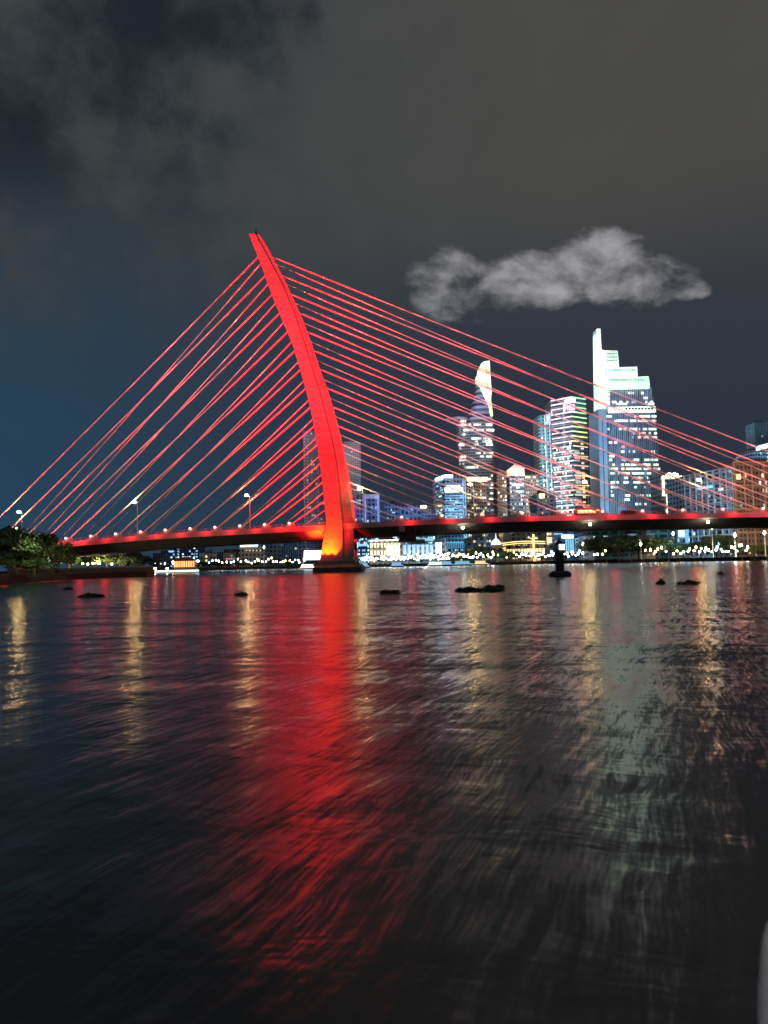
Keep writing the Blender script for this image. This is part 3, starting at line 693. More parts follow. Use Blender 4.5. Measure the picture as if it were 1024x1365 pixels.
# --- blue-lit block with white top signs
def blue_block():
    Yt = 560
    b = Bld('blue_block', 'cyan-lit office tower with white rooftop signs and a bright sky terrace', [(581, Yt + 22), (592.5, Yt), (622.5, Yt + 2)], 30, 634, FAC['blue'])
    b.px(0, 581.3, 636, 591.8, 639, 'lamp_c', 'roof_sign', .6, .1); b.px(1, 593, 633, 603, 636, 'lamp_c', 'roof_sign', .6, .1)
    b.px(1, 593, 650, 617, 656, glow('terrace_light', (1, .95, .7), 2.2), 'sky_terrace', .6, .1)
    for x in (595, 600, 605, 610): b.px(1, x, 647, x + 3.2, 650, glow('terrace_top', (1, .97, .8), 2.6), 'terrace_lamp', .6, .1)
    for i in range(11):
        y = 660 + i * 3.4; b.px(1, 593, y, 617, y + 1.1, glow('slab_cyan', (.2, .65, 1), .75), 'light_band', .5, .1)
    for x in (617.6, 620.6): b.px(1, x, 640, x + 1.3, 736, glow('pilaster_blue', (.25, .6, 1), .5), 'pilaster', .8, .1)
    b.px(1, 594, 722, 618, 731, glow('podium_cyan', (.15, .6, 1), .55), 'podium', .7, .1)
    for i in range(10): b.px(1, 595 + i * 2.4, 724, 596.1 + i * 2.4, 731, M['dark'], 'podium_slot', 1.0, -.72)
    b.grid(1, 26, 12, .28, BLUEW, seed=8, z1=b.zt - 16); b.grid(0, 30, 5, .2, BLUEW, seed=9); b.done()
blue_block()
def simple(name, label, pts, depth, pytop, wall, grids=(), extra=None, **kw):
    b = Bld(name, label, pts, depth, pytop, wall, **kw)
    for g in grids: b.grid(*g[:5], seed=hash_(name + label) , **(g[5] if len(g) > 5 else {}))
    if extra: extra(b)
    b.done(); return b
def hash_(s): return sum(ord(c) * (i + 1) for i, c in enumerate(s)) % 997
WARMW = ['w_warm', 'w_warm', 'w_dim', 'w_white']
def ex(b): b.px(0, 622.6, 636, 649.5, 641.5, glow('cornice_yellow', (1, .9, .5), 1.8), 'lit_cornice', .8, .1)
simple('apartment_tower', 'beige tower block with a glowing yellow cornice beside the cyan office tower', [(622.8, 600), (650, 604)], 26, 637, FAC['beige'], [(0, 24, 9, .3, WARMW)], ex)
simple('apartment_tower', 'dark brown tower with few lit windows left of the pyramid roof', [(664, 770), (680.5, 775)], 26, 629, FAC['brown'], [(0, 24, 5, .18, WARMW)])
def ex(b):
    q = b.pts; cx = (q[0][0] + q[1][0]) / 2; cy = q[0][1] + b.depth / 2; w = (q[1][0] - q[0][0]) / 2
    z0 = b.zt; z1 = Z(690, 625, 700); z2 = Z(690, 617, 700)
    MB().box(cx - w * .92, cx + w * .92, q[0][1] + .4, q[0][1] + b.depth - .4, z0, z1).build('lantern', glow('lantern_yellow', (1, .88, .45), 1.2), b.o)
    for i in range(4): b.px(0, 682 + i * 5, 627, 684.6 + i * 5, 631, M['dark'], 'lantern_slot', -.2, .6)
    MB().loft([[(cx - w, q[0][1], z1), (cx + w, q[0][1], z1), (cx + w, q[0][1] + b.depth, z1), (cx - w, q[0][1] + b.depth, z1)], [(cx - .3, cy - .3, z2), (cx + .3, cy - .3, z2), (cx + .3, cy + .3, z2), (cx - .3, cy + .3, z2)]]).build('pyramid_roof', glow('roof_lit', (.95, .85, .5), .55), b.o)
    MB().tube([(cx, cy, z2 - .3), (cx, cy, z2 + 4)], .25).build('finial', M['steel'], b.o)
    b.px(0, 682.5, 645, 698, 647.5, 'w_green', 'lit_floor', .5, .1)
simple('pyramid_tower', 'tower with a glowing yellow lantern floor and a small pyramid roof', [(680.5, 700), (701, 704)], 16, 634.5, FAC['dark'], [(0, 20, 7, .4, ['w_dim', 'w_white', 'w_warm'])], ex, roof=False)
simple('apartment_tower', 'brown tower block with rows of white windows right of the pyramid roof', [(701.5, 745), (722, 748)], 26, 632, FAC['brown'], [(0, 22, 8, .3, DIMW)])
def ex(b): b.px(0, 719, 658, 726, 664, glow('sign_amber', (1, .8, .25), 2.2), 'sign', 1, .1)
simple('office_block', 'low grey block with a square yellow sign below the slim teal tower', [(716, 560), (742, 556)], 26, 657, FAC['grey'], [(0, 16, 9, .14, DIMW)], ex)
# neon outlined building
def ex(b):
    ne = glow('neon_white', (1, 1, .72), 2.4); gr = glow('neon_green', (.35, 1, .35), .8)
    for r in ((883, 634.5, 908.5, 638), (883, 634.5, 885, 661), (906.5, 634.5, 908.5, 661), (883, 659.5, 891, 661), (903, 659.5, 908.5, 661), (889.5, 661, 891, 697), (903.5, 661, 905, 697)): b.px(0, *r, ne, 'neon_tube', 1.0, .1)
    for i in range(5): b.px(0, 887.5 + i * 3.4, 631 - (i % 2), 890.2 + i * 3.4, 634, ne, 'roof_letter', .6, .3)
    b.px(1, 909.6, 638, 911, 641, ne, 'neon_tube', .8, .1); b.px(1, 912.6, 640, 913.4, 665, gr, 'neon_tube', .8, .1)
    b.px(0, 886, 643, 904, 645.4, 'w_dim', 'lit_floor', .5, .1)
    p = P(895, 630, 535); MB().tube([(p.x, 535, b.zt - .5), (p.x, 535, b.zt + 7)], .15).build('antenna', M['steel'], b.o)
simple('neon_building', 'small tower outlined in white neon tubes with letters on its roof', [(882.5, 520), (909, 522), (914, 530)], 20, 634, FAC['dark'], [(0, 13, 6, .25, ['w_warm', 'w_white'])], ex, roof=False)
# lattice building
def ex(b):
    lm = mat('lattice_paint', (.55, .66, .75), .6, .1)
    for i in range(9):
        z = GZ + .5 + (b.zt - GZ - .8) * i / 8; b.rect(0, 0, 1, z - .35, z + .35, lm, 'lattice_beam', .7, .1)
    for j in range(9): b.rect(0, max(0, j / 8 - .006), min(1, j / 8 + .006), GZ + .3, b.zt + .3, lm, 'lattice_post', .75, .1)
    b.rect(0, .28, .62, b.zt - 11, b.zt - 9.4, 'w_cool', 'balcony_light', .95, -.72)
    b.rect(0, .72, .8, b.zt - 13.5, b.zt - 12, 'w_white', 'balcony_light', .5, .1)
simple('lattice_building', 'pale blue apartment block with a white lattice facade in steep perspective', [(915, 470), (980.5, 425)], 30, 621.5, facade('facade_lattice', (.30, .40, .50), (.06, .10, .15), 3.2, 4.2, .6, .6), [(0, 16, 18, .1, BLUEW)], ex)
def ex(b):
    fm = mat('frame_tan', (.6, .36, .18), .7, .15)
    for i in range(5): z = GZ + .5 + (b.zt - GZ - .4) * i / 4; b.rect(0, 0, 1, z - .5, z + .5, fm, 'frame_beam', .8, .1)
    for u in (0.006, .17, .30, .50, .70, .85, .994): b.rect(0, u - .006, u + .006, GZ + .3, b.zt + .6, fm, 'frame_post', .85, .1)
    b.px(0, 979.5 + 2, 632, 987, 639, glow('amber_window', (1, .78, .3), 1.5), 'lit_bay', .6, .1)
simple('brown_building', 'brown apartment building with a tan frame at the right edge', [(981, 424), (1062, 430)], 30, 616, FAC['brown'], [(0, 12, 20, .1, WARMW)], ex)
def ex(b): b.px(0, 1008.5, 592, 1032, 598, glow('roof_band', (.8, .95, 1), 1.8), 'lit_band', .6, .1)
simple('blue_tower', 'blue-grey tower with one white lit band behind the brown building', [(1003, 706), (1008, 700), (1034, 702)], 26, 600, FAC['blue'], [(1, 26, 8, .25, BLUEW)], ex)
simple('blue_tower', 'dim upper tower rising above the white lit band at the right edge', [(1013, 760), (1036, 762)], 20, 563, FAC['slate'], [(0, 36, 6, .08, BLUEW)])
# hazy towers behind the pylon
def lines(xs, y0, y1, c, s):
    def f(b):
        for x in xs:
            y = y0
            while y < y1: b.px(0, x, y, x + .8, y + 1.6, glow('site_lamp', c, s), 'window', .6, .1); y += 4.2
    return f
simple('high_rise', 'faint unfinished high-rise with dotted lights behind the left cables', [(405, 1150), (434, 1150)], 30, 574, FAC['slate'], [(0, 34, 9, .05, ['w_dim'])], lines((406, 410, 424), 580, 694, (.5, .6, .9), .28))
simple('high_rise', 'faint unlit high-rise with pale floor lines just right of the pylon', [(450, 1050), (482, 1050)], 30, 589, FAC['grey'], [(0, 34, 10, .03, ['w_dim'])])
# violet-blue group right of the pylon
VI = ['w_cool', 'w_white', 'w_dim']
simple('violet_block', 'narrow violet-lit block touching the pylon edge', [(470, 570), (485.5, 570)], 24, 663, FAC['violet'], [(0, 20, 5, .22, VI)])
def ex(b):
    vm = glow('arch_violet', (.35, .42, .95), .38)
    b.px(0, 484.8, 659, 506, 664.5, vm, 'arch_beam', .9, .1); b.px(0, 485, 664.5, 488.5, 715, vm, 'arch_leg', .9, .1); b.px(0, 503, 664.5, 506, 715, vm, 'arch_leg', .9, .1)
simple('violet_block', 'violet-blue tower framed like a square arch behind the street lamp', [(485.5, 590), (506.5, 590)], 24, 659, FAC['violet'], [(0, 20, 7, .15, VI)], ex)
def ex(b):
    x = X(515, 605); MB().tube([(x, 605, b.zt - .1), (x, 605, b.zt + 8)], .2).build('antenna', M['steel'], b.o)
simple('violet_block', 'violet block with a thin rooftop antenna right of the square arch', [(513, 600), (533, 602)], 24, 672, FAC['violet'], [(0, 20, 8, .15, VI)], ex)
simple('violet_block', 'pale violet block with large square windows and white lights', [(533.5, 580), (561, 584)], 24, 674, facade('facade_big_windows', (.36, .38, .6), (.03, .04, .1), 6, 4, .6, .6), [(0, 12, 8, .2, VI)])
def ex(b): b.px(0, 561, 674, 568, 677, 'lamp_y', 'roof_sign', .8, .1)
simple('violet_block', 'low slate-blue block with a yellow roof light left of the cyan office tower', [(562, 590), (582, 592)], 24, 679, FAC['blue'], [(0, 14, 6, .12, BLUEW)], ex)
# waterfront buildings seen under the deck
def ex(b):
    wl = glow('cream_light', (1, .80, .45), 1.3)
    for i in range(9): b.px(0, 494 + i * 4.6, 724, 496.4 + i * 4.6, 730, wl, 'window', .3, .1)
    for i in range(9): b.px(0, 494 + i * 4.6, 734, 496.8 + i * 4.6, 740, wl, 'window', .3, .1)
    b.px(0, 493, 719.5, 536, 721, glow('cornice_white', (1, .95, .8), 2), 'lit_cornice', .6, .1); [b.px(0, 516 + i * 3.6, 727, 518.4 + i * 3.6, 741, glow('portal_light', (1, .9, .6), 1.6), 'lit_portal', .4, .1) for i in range(5)]
simple('waterfront_hotel', 'cream waterfront hotel washed in bright light under the bridge', [(492, 500), (537, 496)], 20, 719, FAC['white'], [], ex)
def ex(b):
    for i in range(6): b.px(0, 475.5 + i * 3, 712 + (i * 7) % 9, 477.3 + i * 3, 714.5 + (i * 7) % 9, 'w_cool')
    b.px(0, 474, 725, 491, 728, 'w_cool', 'lit_floor', .3, .1)
simple('office_block', 'deep blue lit block between the pylon and the cream hotel', [(474, 520), (492, 518)], 20, 704, facade('facade_deep_blue', (.10, .22, .55), (.05, .08, .2), 3.2, 2.6, .5, .5), [(0, 9, 7, .5, ['w_cool', 'w_cool', 'w_white'])], ex)
def ex(b):
    b.px(0, 514, 712, 529, 717, glow('canopy_white', (.6, .9, 1), 1.1), 'roof_light', .5, .1); b.px(0, 530, 718, 578, 721.5, glow('canopy_cool', (.3, .75, 1), .9), 'roof_light', .5, .1)
simple('waterfront_mall', 'long pale low building with a white lit roofline behind the cream hotel', [(498, 540), (582, 525)], 26, 711, FAC['blue'], [(0, 5, 24, .35, BLUEW)], ex)
def ex(b):
    for i in range(7): b.px(0, 538 + i * 6, 726, 541.6 + i * 6, 739, glow('arcade_blue', (.05, .36, 1), .75), 'arcade_bay', .3, .1)
simple('arcade_building', 'blue-lit arcaded building under the bridge right of the cream hotel', [(536, 480), (580, 470)], 16, 724, FAC['blue'], [], ex)
def ex(b):
    for x in (582, 586.5): b.px(0, x, 723, x + 2.2, 738, glow('column_white', (1, .95, .82), 2), 'lit_column', .9, .1)
simple('columned_hall', 'dark hall with two tall white lit columns below the cyan office tower', [(579, 476), (594, 470)], 10, 718, FAC['dark'], [], ex)
def ex(b): b.px(0, 624, 732, 630, 737, glow('entry_amber', (1, .55, .2), 1.2), 'lit_entrance', .4, .1)
simple('stone_building', 'grey stone building with an amber entrance under the bridge', [(622, 500), (655, 494)], 20, 716, FAC['grey'], [(0, 5, 9, .25, ['w_warm', 'w_dim'])], ex)
def ex(b):
    p = b.pts; cx = (p[0][0] + p[1][0]) / 2; cy = p[0][1] + 6
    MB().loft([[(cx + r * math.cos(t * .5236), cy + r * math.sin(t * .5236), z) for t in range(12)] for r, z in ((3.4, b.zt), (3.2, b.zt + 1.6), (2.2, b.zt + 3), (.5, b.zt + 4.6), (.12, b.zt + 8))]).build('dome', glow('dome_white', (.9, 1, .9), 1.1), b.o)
simple('domed_pavilion', 'small white lit pavilion with a pointed dome beside dark trees', [(656, 470), (669, 468)], 12, 726, FAC['white'], [], ex, roof=False)
def ex(b):
    st = glow('string_gold', (1, .68, .22), 2.2)
    for k in range(3):
        pts = []
        for i in range(15):
            t = i / 14; px_ = 667 + 60 * t; py_ = 729 - 4.5 * math.sin(t * math.pi * .62 + .25) - k * 2.6 + (1.5 if k == 0 else 0)
            pts.append(P(px_, py_ + 2, b.pts[0][1] - 1.2))
        MB().tube(pts, .24, 5).build('light_string', st, b.o)
    b.px(0, 711.5, 712, 713, 748, st, 'light_string', 1.5, .1); b.px(0, 708, 717, 717, 718.3, st, 'light_string', 1.5, .1)
    for i in range(8): b.px(0, 700 + i * 2.6, 735 + (i * 5) % 9, 701.6 + i * 2.6, 737.5 + (i * 5) % 9, 'lamp_y', 'light_string', 1.2, .1)
simple('pavilion', 'long waterfront pavilion trimmed with curved golden light strings and a light mast', [(668, 470), (727, 455)], 14, 726, FAC['brown'], [(0, 2, 14, .5, ['w_warm'])], ex, roof=False)
simple('apartment_tower', 'tan brick block seen under the deck behind the golden pavilion', [(678, 520), (727, 512)], 20, 700, FAC['beige'], [(0, 8, 14, .2, WARMW)])
def ex(b): b.px(0, 729, 716, 737.5, 724, glow('panel_cream', (1, .85, .55), 1.0), 'lit_panel', .4, .1)
simple('office_block', 'narrow beige block with a cream lit panel left of the channel marker', [(727.5, 480), (738.5, 478)], 16, 700, FAC['beige'], [(0, 7, 3, .2, WARMW)], ex)
def ex(b):
    b.px(0, 739, 705, 765, 706.3, 'w_cool', 'lit_floor', .5, .1); b.px(0, 739, 711, 750, 712.3, 'w_cool', 'lit_floor', .5, .1)
    for i in range(4): b.px(0, 749.5 + i * 4, 713, 752.8 + i * 4, 717.5, glow('sign_cool', (.9, 1, 1), 2.2), 'sign_letter', .9, .1)
    for i in range(4): b.px(0, 754.5 + i * 3, 719, 756.2 + i * 3, 737, glow('stripe_cyan', (.2, .65, 1), .75), 'light_strip', .6, .1)
    b.px(0, 767.5, 717, 775.5, 737, glow('panel_cyan', (.3, .75, .95), .5), 'lit_panel', .4, .1)
    for i in range(2):
        for j in range(4): b.px(0, 768.6 + i * 3.6, 719 + j * 4.5, 770.8 + i * 3.6, 721.6 + j * 4.5, M['dark'], 'window', .7, -.42)
    b.px(0, 740.5, 721, 744.5, 728, 'w_cool', 'lit_panel', .5, .1)
simple('blue_shop_building', 'bright blue lit building with white sign letters and cyan stripes behind the marker', [(738.8, 470), (776.5, 458)], 14, 703, facade('facade_shop', (.10, .22, .50), (.03, .06, .15), 3.2, 3, .4, .6), [], ex)
def ex(b):
    for i in range(9): b.px(0, 779 + i * 12.2, 704.2 + (i % 3) * .5, 788 + i * 12.2, 706, glow('eave_light', (.75, 1, .9), 1.0), 'eave_light', .4, .1)
simple('long_warehouse', 'very long low building with a pale lit eave above the broad dark tree', [(776, 470), (890, 440)], 20, 703.5, FAC['teal'], [(0, 2, 30, .25, ['w_dim', 'w_white'])], ex)
simple('villa', 'small colonial villa with arched bays beside the blue shop building', [(776.8, 445), (790, 441)], 12, 714, FAC['white'], [(0, 2, 4, .2, WARMW)])
simple('villa', 'pale colonial house with arched bays right of the broad dark tree', [(850, 425), (872, 418)], 12, 712, FAC['white'], [(0, 2, 6, .15, WARMW)])
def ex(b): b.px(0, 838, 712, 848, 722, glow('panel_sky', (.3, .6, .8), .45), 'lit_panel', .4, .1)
simple('villa', 'blue-lit gabled house half behind the broad dark tree', [(832, 440), (850, 436)], 12, 711, FAC['blue'], [], ex)
def ex(b):
    b.px(0, 905, 707, 913, 716, glow('sign_sky', (.6, .9, 1), 1.4), 'sign', .5, .1); b.px(0, 914, 704, 918.5, 724, glow('corner_blue', (.1, .5, 1), .7), 'light_strip', .5, .1)
simple('corner_shop', 'cyan corner shop with a bright sign in front of the lattice building', [(901, 415), (919, 408)], 10, 703.5, FAC['blue'], [(0, 4, 5, .3, BLUEW)], ex)
# far left shore, seen under the left span
def ex(b):
    for x, y, w in ((266, 729, 6), (236, 731, 4), (255, 734, 7)): b.px(0, x - 30, y, x - 30 + w, y + 2, 'w_cool', 'sign', .6, .1)
simple('office_block', 'blue glass block with cool signs behind the lit restaurant boat', [(226, 640), (265, 636)], 24, 727, facade('facade_indigo', (.12, .2, .42), (.05, .09, .22), 3.4, 3, .5, .6), [(0, 7, 12, .4, BLUEW)], ex)
simple('villa', 'pale domestic block with a stepped gable right of the restaurant boat', [(266, 560), (284, 558)], 14, 737, FAC['white'], [(0, 3, 5, .1, WARMW)])
simple('apartment_block', 'pinkish low apartment block on the far shore under the left span', [(297, 570), (314, 568)], 14, 737, mat('pink_render', (.5, .36, .32), .8, .15), [(0, 4, 5, .2, ['w_dim', 'w_red'])])
def ex(b):
    b.px(0, 322, 722, 331, 725.5, glow('sign_blue', (.15, .25, 1), 1.6), 'roof_sign', 1.2, .3); b.px(0, 320.5, 726.5, 338, 729, glow('sign_strip', (.8, .92, 1), 2.2), 'roof_sign', .8, .1); b.px(0, 339, 724, 344, 729, glow('sign_blue_white', (.5, .75, 1), 1.4), 'roof_sign', .8, .1)
    for i in range(5): b.px(0, 328 + i * 4.6, 733, 329.4 + i * 4.6, 734.6, 'w_warm')
simple('office_block', 'tan office block with blue and white rooftop signs on the far shore', [(318, 560), (351, 556)], 18, 726, FAC['beige'], [], ex)
simple('apartment_block', 'grey apartment block behind the white mast on the far shore', [(355, 600), (372, 598)], 16, 724, FAC['grey'], [(0, 6, 5, .08, DIMW)])
simple('apartment_block', 'dim slate block with a few white windows left of the white billboard', [(373, 640), (396, 638)], 16, 722, FAC['slate'], [(0, 6, 7, .2, DIMW)])
simple('apartment_block', 'mauve apartment block with speckled lights behind the white billboard', [(396, 620), (436, 616)], 20, 712, facade('facade_mauve', (.32, .24, .34), (.1, .08, .12), 3.4, 3, .5, .5), [(0, 8, 14, .16, DIMW)])
simple('apartment_block', 'distant hazy block low on the horizon above the quay end', [(204, 800), (232, 800)], 20, 737, FAC['grey'], [(0, 5, 7, .12, DIMW)])
simple('apartment_block', 'distant dark block between the stepped gable and the tan office', [(284, 820), (330, 815)], 20, 735, FAC['slate'], [(0, 6, 12, .1, DIMW)])

# ------------------------------------------------------------------ embankment, promenade
def along(p0, p1, n):
    out = []
    for i in range(n + 1):
        px_ = p0 + (p1 - p0) * i / n; y = shoreY(px_); out.append((X(px_, y, 750), y))
    return out
def wall_run(p0, p1, n, y_in, h, name, label, m, posts=False):
    a = along(p0, p1, n); mb = MB()
    mb.loft([[(x, y - .6 - y_in, -1), (x, y + .3 - y_in, -1), (x, y + .3 - y_in, h), (x, y - .6 - y_in, h)] for x, y in a])
    if not posts:
        o = mb.build(name, m); return tag(o, label, 'wall')
    t = thing(name, label, 'wall', (a[n // 2][0], a[n // 2][1], 0)); mb.build('wall', m, t)
    rl = MB(); rl.tube([(x, y - .15 - y_in, h + 1.0) for x, y in a], .07, 5); rl.tube([(x, y - .15 - y_in, h + .55) for x, y in a], .05, 5); rl.build('rail', M['steel'], t)
    for i in range(0, len(a), 2):
        x, y = a[i]; MB().box(x - .25, x + .25, y - .95 - y_in, y - .62 - y_in, -.5, h + 1.1).build('post', M['concrete'], t)
wall_run(196, 480, 20, .4, 1.75, 'embankment_wall', 'low dark embankment wall along the far shore under the left span', M['dark_concrete'])
wall_run(481, 758, 20, .4, 1.75, 'embankment_wall', 'embankment wall below the crowded bright promenade lights', M['dark_concrete'])
wall_run(759, 1120, 44, .4, 1.75, 'embankment_wall', 'dark embankment wall with regular pale posts and a rail under the trees on the right', M['dark_concrete'], True)

def prom_lamp(m, h):
    t = thing('promenade_lamp', 'small globe lamp in the row of lights on the far promenade', 'lamp', (0, 0, 0), 'globe lamps along the promenade')
    MB().tube([(0, 0, 0), (0, 0, h)], .07, 5).build('pole', M['dark'], t)
    MB().ball((0, 0, h + .25), .43, 8, 6).build('globe', M[m], t); return t
protos = [prom_lamp('lamp_w', 2.6), prom_lamp('lamp_c', 2.9), prom_lamp('lamp_y', 3.4)]
rnd = random.Random(21); used = [False] * 3; spots = []
def scatter(a, b, n, back, ws):
    for i in range(n): spots.append((a + (b - a) * (i + rnd.uniform(.1, .9)) / n, rnd.uniform(2.2, back), rnd.choices((0, 1, 2), ws)[0]))
scatter(482, 600, 72, 22, (5, 4, 2)); scatter(600, 660, 15, 12, (3, 3, 3)); scatter(692, 740, 15, 6, (4, 4, 0)); scatter(752, 778, 9, 8, (4, 2, 2)); scatter(790, 812, 4, 6, (4, 1, 1)); scatter(858, 905, 8, 9, (2, 2, 5)); scatter(905, 1000, 26, 6, (5, 2, 3))
scatter(484, 622, 40, 34, (2, 5, 4)); scatter(622, 765, 22, 24, (2, 3, 5)); scatter(275, 325, 10, 20, (3, 2, 2)); scatter(325, 410, 22, 24, (4, 2, 2)); scatter(206, 232, 3, 8, (3, 1, 1))
for px_, back, k in spots:
    y = shoreY(px_) + back; x = X(px_, y, 748)
    o = protos[k] if not used[k] else copy_tree(protos[k]); used[k] = True
    o.location = (x, y, GZ); o.scale = [rnd.uniform(.75, 1.2)] * 2 + [rnd.uniform(.8, 1.7)]

# masts
def mast(px, pyt, Y, label, m):
    x = X(px, Y, 740); z = Z(px, pyt, Y); t = thing('light_mast', label, 'mast', (x, Y, GZ))
    MB().tube([(x, Y, GZ), (x, Y, z)], .22, 6, .1).build('pole', M['paint_white'], t)
    MB().loft([[(x + r * math.cos(a * math.pi / 4), Y + r * math.sin(a * math.pi / 4), z + h) for a in range(8)] for r, h in ((.15, -.6), (.6, .1), (.5, .5), (.1, 1.3))]).build('lamp_head', M[m], t)
mast(352, 730, 500, 'tall white mast with a bright pointed lamp on the far shore', 'lamp_c')
mast(959, 726, 350, 'slim white post with a cool lamp among the trees on the right bank', 'w_cool')
for px, py, Y, lb_ in ((899, 712, 400, 'tall promenade floodlight left of the corner shop'), (981, 714, 352, 'tall pole light in front of the lattice building on the right bank'), (1021, 711, 350, 'tall pole light below the brown building at the right edge'), (855, 726, 400, 'short pole light in front of the colonial house'), (778, 726, 430, 'pole light at the corner of the blue shop building'), (951, 704, 360, 'tall cool pole light above the dark tree pair on the right')):
    mast(px, py, Y, lb_, 'lamp_w')

# billboard
t = thing('billboard', 'glowing blank white billboard on posts just left of the pylon base', 'billboard', (X(416, 430, 745), 430, 0))
q = [P(405, 746.5, 430), P(405.3, 734, 430), P(428.5, 733.6, 430), P(428.5, 746.2, 430)]
MB().extrude([(p.x, 430, p.z) for p in q], .15).build('screen', glow('screen_white', (1, .97, 1), 2.6), t)
MB().extrude([(p.x + (.3 if i > 1 else -.3), 430.2, p.z + (.3 if i in (1, 2) else -.3)) for i, p in enumerate(q)], .5).build('frame', M['dark'], t)
for p in (q[0], q[3]): MB().box(p.x - .2 + (.8 if p is q[0] else -.8), p.x + .2 + (.8 if p is q[0] else -.8), 430.25, 430.65, -1, p.z).build('post', M['dark'], t)

# ------------------------------------------------------------------ boats
def boat(px, Y, L, label, hullm, glowm, decks=1, name='boat', roof=None):
    x = X(px, Y, 758); t = thing(name, label, 'boat', (x, Y, 0)); W = L * .2
    out = [(-.5, -.42), (.3, -.5), (.5, 0), (.3, .5), (-.5, .42)]
    MB().loft([[(x + a * L * .93, Y + b * W * .7, -.3) for a, b in out], [(x + a * L, Y + b * W, 1.0) for a, b in out]]).build('hull', hullm, t)
    for d in range(decks):
        MB().box(x - L * .42, x + L * .22, Y - W * .34, Y + W * .34, 1.02 + d * 2.4, 2.9 + d * 2.4).build('cabin', M['paint_white'], t)
        for i in range(5): MB().box(x - L * .40 + i * L * .12, x - L * .40 + i * L * .12 + L * .085, Y - W * .36, Y - W * .3, 1.5 + d * 2.4, 2.6 + d * 2.4).build('window', glowm, t)
    z = 2.92 + (decks - 1) * 2.4
    MB().box(x - L * .44, x + L * .26, Y - W * .4, Y + W * .4, z, z + .2).build('roof', roof or M['paint_white'], t)
    MB().box(x - L * .48, x + L * .34, Y - W * .52, Y - W * .46, .9, 1.25).build('light_strip', glowm, t)
    return t
boat(487, 405, 7, 'small white boat with blue lights near the pier base', M['paint_white'], M['w_cool'])
boat(531, 425, 9, 'blue-lit low boat moored in front of the cream hotel', mat('hull_blue', (.1, .25, .5), .4), glow('boat_blue', (.3, .6, 1), 1.2))
boat(584, 430, 13, 'white tour boat moored below the columned hall', M['paint_white'], M['w_white'])
boat(598, 428, 8, 'small blue boat at the right end of the moored boats', mat('hull_navy', (.05, .1, .3), .4), M['w_cool'])
boat(620, 424, 14, 'long cyan-lit barge below the cyan office tower', mat('hull_cyan', (.2, .5, .6), .4), glow('boat_cyan', (.3, .75, 1), .9))
boat(643, 424, 10, 'ferry with warm cabin lights right of the cyan barge', M['paint_white'], M['w_warm'])
boat(413, 405, 11, 'white lit ferry moored under the blank billboard', M['paint_white'], glow('ferry_white', (1, .98, .85), 2.6), 1, 'ferry')
# restaurant boat at the end of the near bank
Yb = 315; t = thing('restaurant_boat', 'restaurant boat with an orange lit pavilion roof and a white lit hull rail', 'boat', (X(236, Yb, 760), Yb, 0))
x0, x1 = X(205, Yb, 762), X(269, Yb, 762)
MB().loft([[(x0 + 1, Yb - 2, -.3), (x1 - 2, Yb - 2, -.3), (x1 - 2, Yb + 4, -.3), (x0 + 1, Yb + 4, -.3)], [(x0, Yb - 2.6, 1.2), (x1, Yb - 2.6, 1.2), (x1, Yb + 4.6, 1.2), (x0, Yb + 4.6, 1.2)]]).build('hull', mat('hull_pale', (.5, .55, .5), .5), t)
for a, b2_ in ((.0, .16), (.17, .40), (.41, .66), (.67, .97)): MB().box(x0 + (x1 - x0) * a, x0 + (x1 - x0) * b2_, Yb - 2.9, Yb - 2.62, .55, 1.35).build('hull_light', glow('hull_light', (.85, 1, .85), 1.6), t)
c0, c1 = X(233, Yb, 752), X(261, Yb, 752); zr = Z(246, 746.5, Yb); zp = Z(246, 742.5, Yb)
MB().box(c0, c1, Yb - 1.6, Yb + 3.4, 1.22, zr).build('cabin', mat('cabin_wood', (.3, .15, .08), .6), t)
for i in range(9): MB().box(c0 + (c1 - c0) * (i + .15) / 9, c0 + (c1 - c0) * (i + .8) / 9, Yb - 1.75, Yb - 1.5, 2.6, zr - .5).build('window', glow('cabin_orange', (1, .45, .15), 1.7), t)
MB().loft([[(c0 - 1, Yb - 2.4, zr), (c1 + 1, Yb - 2.4, zr), (c1 + 1, Yb + 4.2, zr), (c0 - 1, Yb + 4.2, zr)], [(c0 + 2.5, Yb + .8, zp), (c1 - 2.5, Yb + .8, zp), (c1 - 2.5, Yb + 1, zp), (c0 + 2.5, Yb + 1, zp)]]).build('roof', mat('roof_tile', (.35, .14, .07), .7), t)
for px, py, m in ((264, 748, 'lamp_c'), (258, 745, 'lamp_c'), (231, 749, 'lamp_y'), (207, 758, 'lamp_w'), (223, 758, 'lamp_w')):
    p = P(px, py, Yb); MB().ball(p, .5, 8, 6).build('deck_lamp', M[m], t); MB().tube([(p.x, p.y, 1.2), (p.x, p.y, p.z - .3)], .05, 5).build('lamp_post', M['dark'], t)

